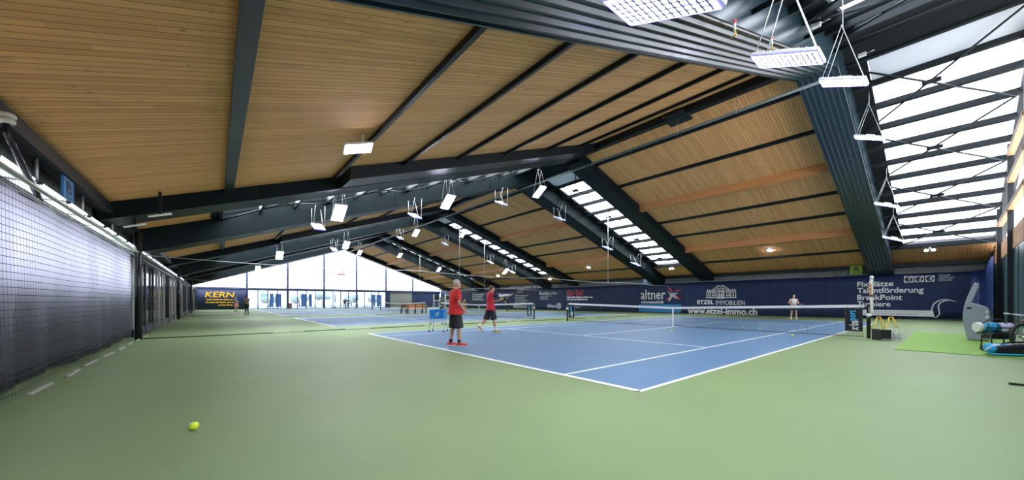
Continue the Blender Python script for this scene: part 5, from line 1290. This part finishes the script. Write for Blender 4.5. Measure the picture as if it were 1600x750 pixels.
# girder-end lamps and cameras at the low end of the far slope
def spot(loc, label, face):
    t = thing('wall_spotlight', label, 'spotlight', loc)
    MB().cbox(-0.05, -0.05, 0.04, 0.05, 0.05, 0.2, 0.01).build('bracket', WHITEM, t)
    for s in (-1, 1):
        b_ = MB().cbox(s*0.13-0.1, -0.12, -0.1, s*0.13+0.1, 0.1, 0.05, 0.02).build('head', WHITEM, t); MB().ell((s*0.13, -0.12, -0.03), (0.075, 0.025, 0.06), 12).build('lens', LED, b_)
for (x, y, k, lb) in ((1453, 385, 0, 'twin white spotlight under the low end of the bright skylight'), (1050, 416, 1, 'twin white spotlight under the low end of the second skylight'), (860, 436, 2, 'twin white spotlight under the low end of the third skylight')):
    q = survey(x, y, 'v', 16.1); spot((q.x, 16.1, min(q.z, cz(16.1)-0.24)), lb, 0)
for (x, y, lb) in ((211, 352, 'white tube lamp at the low end of the second girder pair'), (250, 336, 'white tube lamp under the first girder on the near slope'), (262, 392, 'white tube lamp at the low end of the next girder'), (272, 378, 'small white tube lamp in the third bay near the shaded wall')):
    dvec = _F + _R*((x-800)/563.9) + Vector((0, 0, 1))*((470.5-y)/563.9); tt = (ZR-0.62+KS*_C[1]-_C[2])/(dvec[2]-KS*dvec[1]); q = _C+dvec*tt; t = thing('tube_lamp', lb, 'lamp', q)
    MB().tube([(0, -0.22, -0.07), (0, 0.22, 0.07)], 0.03, 8).build('tube', WHITE, t); MB().cbox(-0.03, -0.03, 0.02, 0.03, 0.03, 0.60, 0.006).build('bracket', STEEL, t)
# basketball frame on the far gable
p0 = survey(517, 419, 'u', UE+0.8); p1 = survey(547, 430, 'u', UE+0.8)
t = thing('basketball_backboard', 'pair of pale square frames with red rim high before the far gable glass', 'backboard', (UE+0.8, 0, 0))
for a, b_ in ((p0.y, p0.y+0.36*(p1.y-p0.y)), (p0.y+0.64*(p1.y-p0.y), p1.y)):
    MB().tube([(0, a, p1.z), (0, b_, p1.z), (0, b_, p0.z), (0, a, p0.z), (0, a, p1.z)], 0.06, 6).build('square_frame', STEEL, t)
mid = (p0.y+p1.y)/2; MB().tube([(0.23*math.sin(i*math.pi/9)+0.3, mid+0.5*math.cos(i*math.pi/9), p1.z+0.05) for i in range(19)], 0.09, 8, False).build('rim', INKR, t)
MB().tube([(0, p0.y, p1.z), (0, p1.y, p1.z)], 0.05, 6).build('cross_bar', STEEL, t)
for e in (p0.y, p1.y): MB().tube([(0, e, p1.z), (-0.84, e, p1.z)], 0.04, 6).build('arm', GREYB, t)

# ------------------------------------------------------------------ seen through the gable doors
BLUEP = noisy('blue_wind_screen', (0.22, 0.42, 0.80), 0.1, 1.0, 0.6)
def outp(x, y, u): return survey(x, y, 'u', u)
for i, (x0, x1, lb) in enumerate(((422, 427, 'blue outdoor screen seen through the door glass, leftmost'), (431, 439, 'blue outdoor door leaf behind the glass, second from the dark banner'), (471, 478, 'narrow blue outdoor screen, middle of the row behind the glass'), (483, 487, 'narrowest blue outdoor screen behind the glass'), (581, 586, 'blue outdoor screen behind the glass by the shutter'), (589, 596, 'broad blue outdoor screen nearest the shutter'))):
    a = outp(x0, 470, UE-2.5); b_ = outp(x1, 470, UE-2.5)
    t = thing('outdoor_screen', lb, 'screen', (UE-2.5, (a.y+b_.y)/2, -0.06)); h = abs(b_.y-a.y)/2
    MB().cbox(-0.03, -h, 0.35, 0.03, h, 2.4, 0.01).build('panel', BLUEP, t)
    for s in (-1, 1): MB().tube([(0, s*h, 0), (0, s*h, 2.5)], 0.04, 8).build('post', NAVP, t)
t = thing('litter_bin', 'salmon red bin outside the gable doors', 'bin', (UE-1.2, outp(453, 475, UE-1.2).y, -0.06))
MB().loft([(0, 0, 0, 0.26, 0.26), (0, 0, 0.85, 0.3, 0.3)], 20).build('body', mat('salmon_bin', (0.75, 0.25, 0.17), 0.5), t); MB().loft([(0, 0, 0.85, 0.32, 0.32), (0, 0, 0.93, 0.28, 0.28)], 20).build('lid', MATS['salmon_bin'], t)
for x, lb, m in ((523, 'outdoor table with dark parasol base outside the glass', WHITEM), (565, 'long reddish picnic table outside the glass', mat('faded_red_wood', (0.55, 0.25, 0.22), 0.6))):
    y = outp(x, 470, UE-2.2).y; t = thing('outdoor_table', lb, 'table', (UE-2.2, y, -0.06))
    L = 0.75 if x == 523 else 1.1
    MB().cbox(-0.35, -L, 0.70, 0.35, L, 0.75, 0.01).build('table_top', m, t)
    for sx in (-1, 1):
        for sy in (-1, 1): MB().tube([(sx*0.3, sy*(L-0.1), 0), (sx*0.3, sy*(L-0.1), 0.70)], 0.03, 8).build('leg', m, t)
t = thing('parasol', 'closed dark blue parasol standing outside the glass', 'parasol', (UE-3.0, outp(523.5, 470, UE-3.0).y, -0.06))
MB().loft([(0, 0, 0, 0.32, 0.32), (0, 0, 0.12, 0.3, 0.3), (0, 0, 0.3, 0.08, 0.08)], 16).build('base', NAVP, t); MB().tube([(0, 0, 0.1), (0, 0, 2.7)], 0.035, 8).build('pole', NAVP, t); MB().loft([(0, 0, 1.1, 0.1, 0.1), (0, 0, 1.3, 0.14, 0.14), (0, 0, 2.6, 0.05, 0.05)], 12).build('closed_canopy', BLUEP, t)
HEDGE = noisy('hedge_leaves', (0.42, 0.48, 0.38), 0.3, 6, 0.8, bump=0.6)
rnd = random.Random(4)
for i in range(9):
    y = -24+i*5.6; mb = MB(); mb.smooth = True
    t = thing('garden_tree', f'hazy pale green tree beyond the terrace, {ords[i]} in the row from the gold lettered banner', 'tree', (UE-30+rnd.uniform(-3, 3), y, -0.06), 0, 'trees beyond the terrace')
    MB().tube([(0, 0, 0), (0.05, 0, 1.0), (0, 0.05, 1.6)], [0.12, 0.1, 0.08], 8).build('trunk', BROWN, t)
    for q in range(7): mb.ell((rnd.uniform(-0.8, 0.8), rnd.uniform(-1.2, 1.2), rnd.uniform(1.4, 2.6)), rnd.uniform(0.6, 0.9), 10)
    remesh(mb, 'crown', HEDGE, 0.12, t)
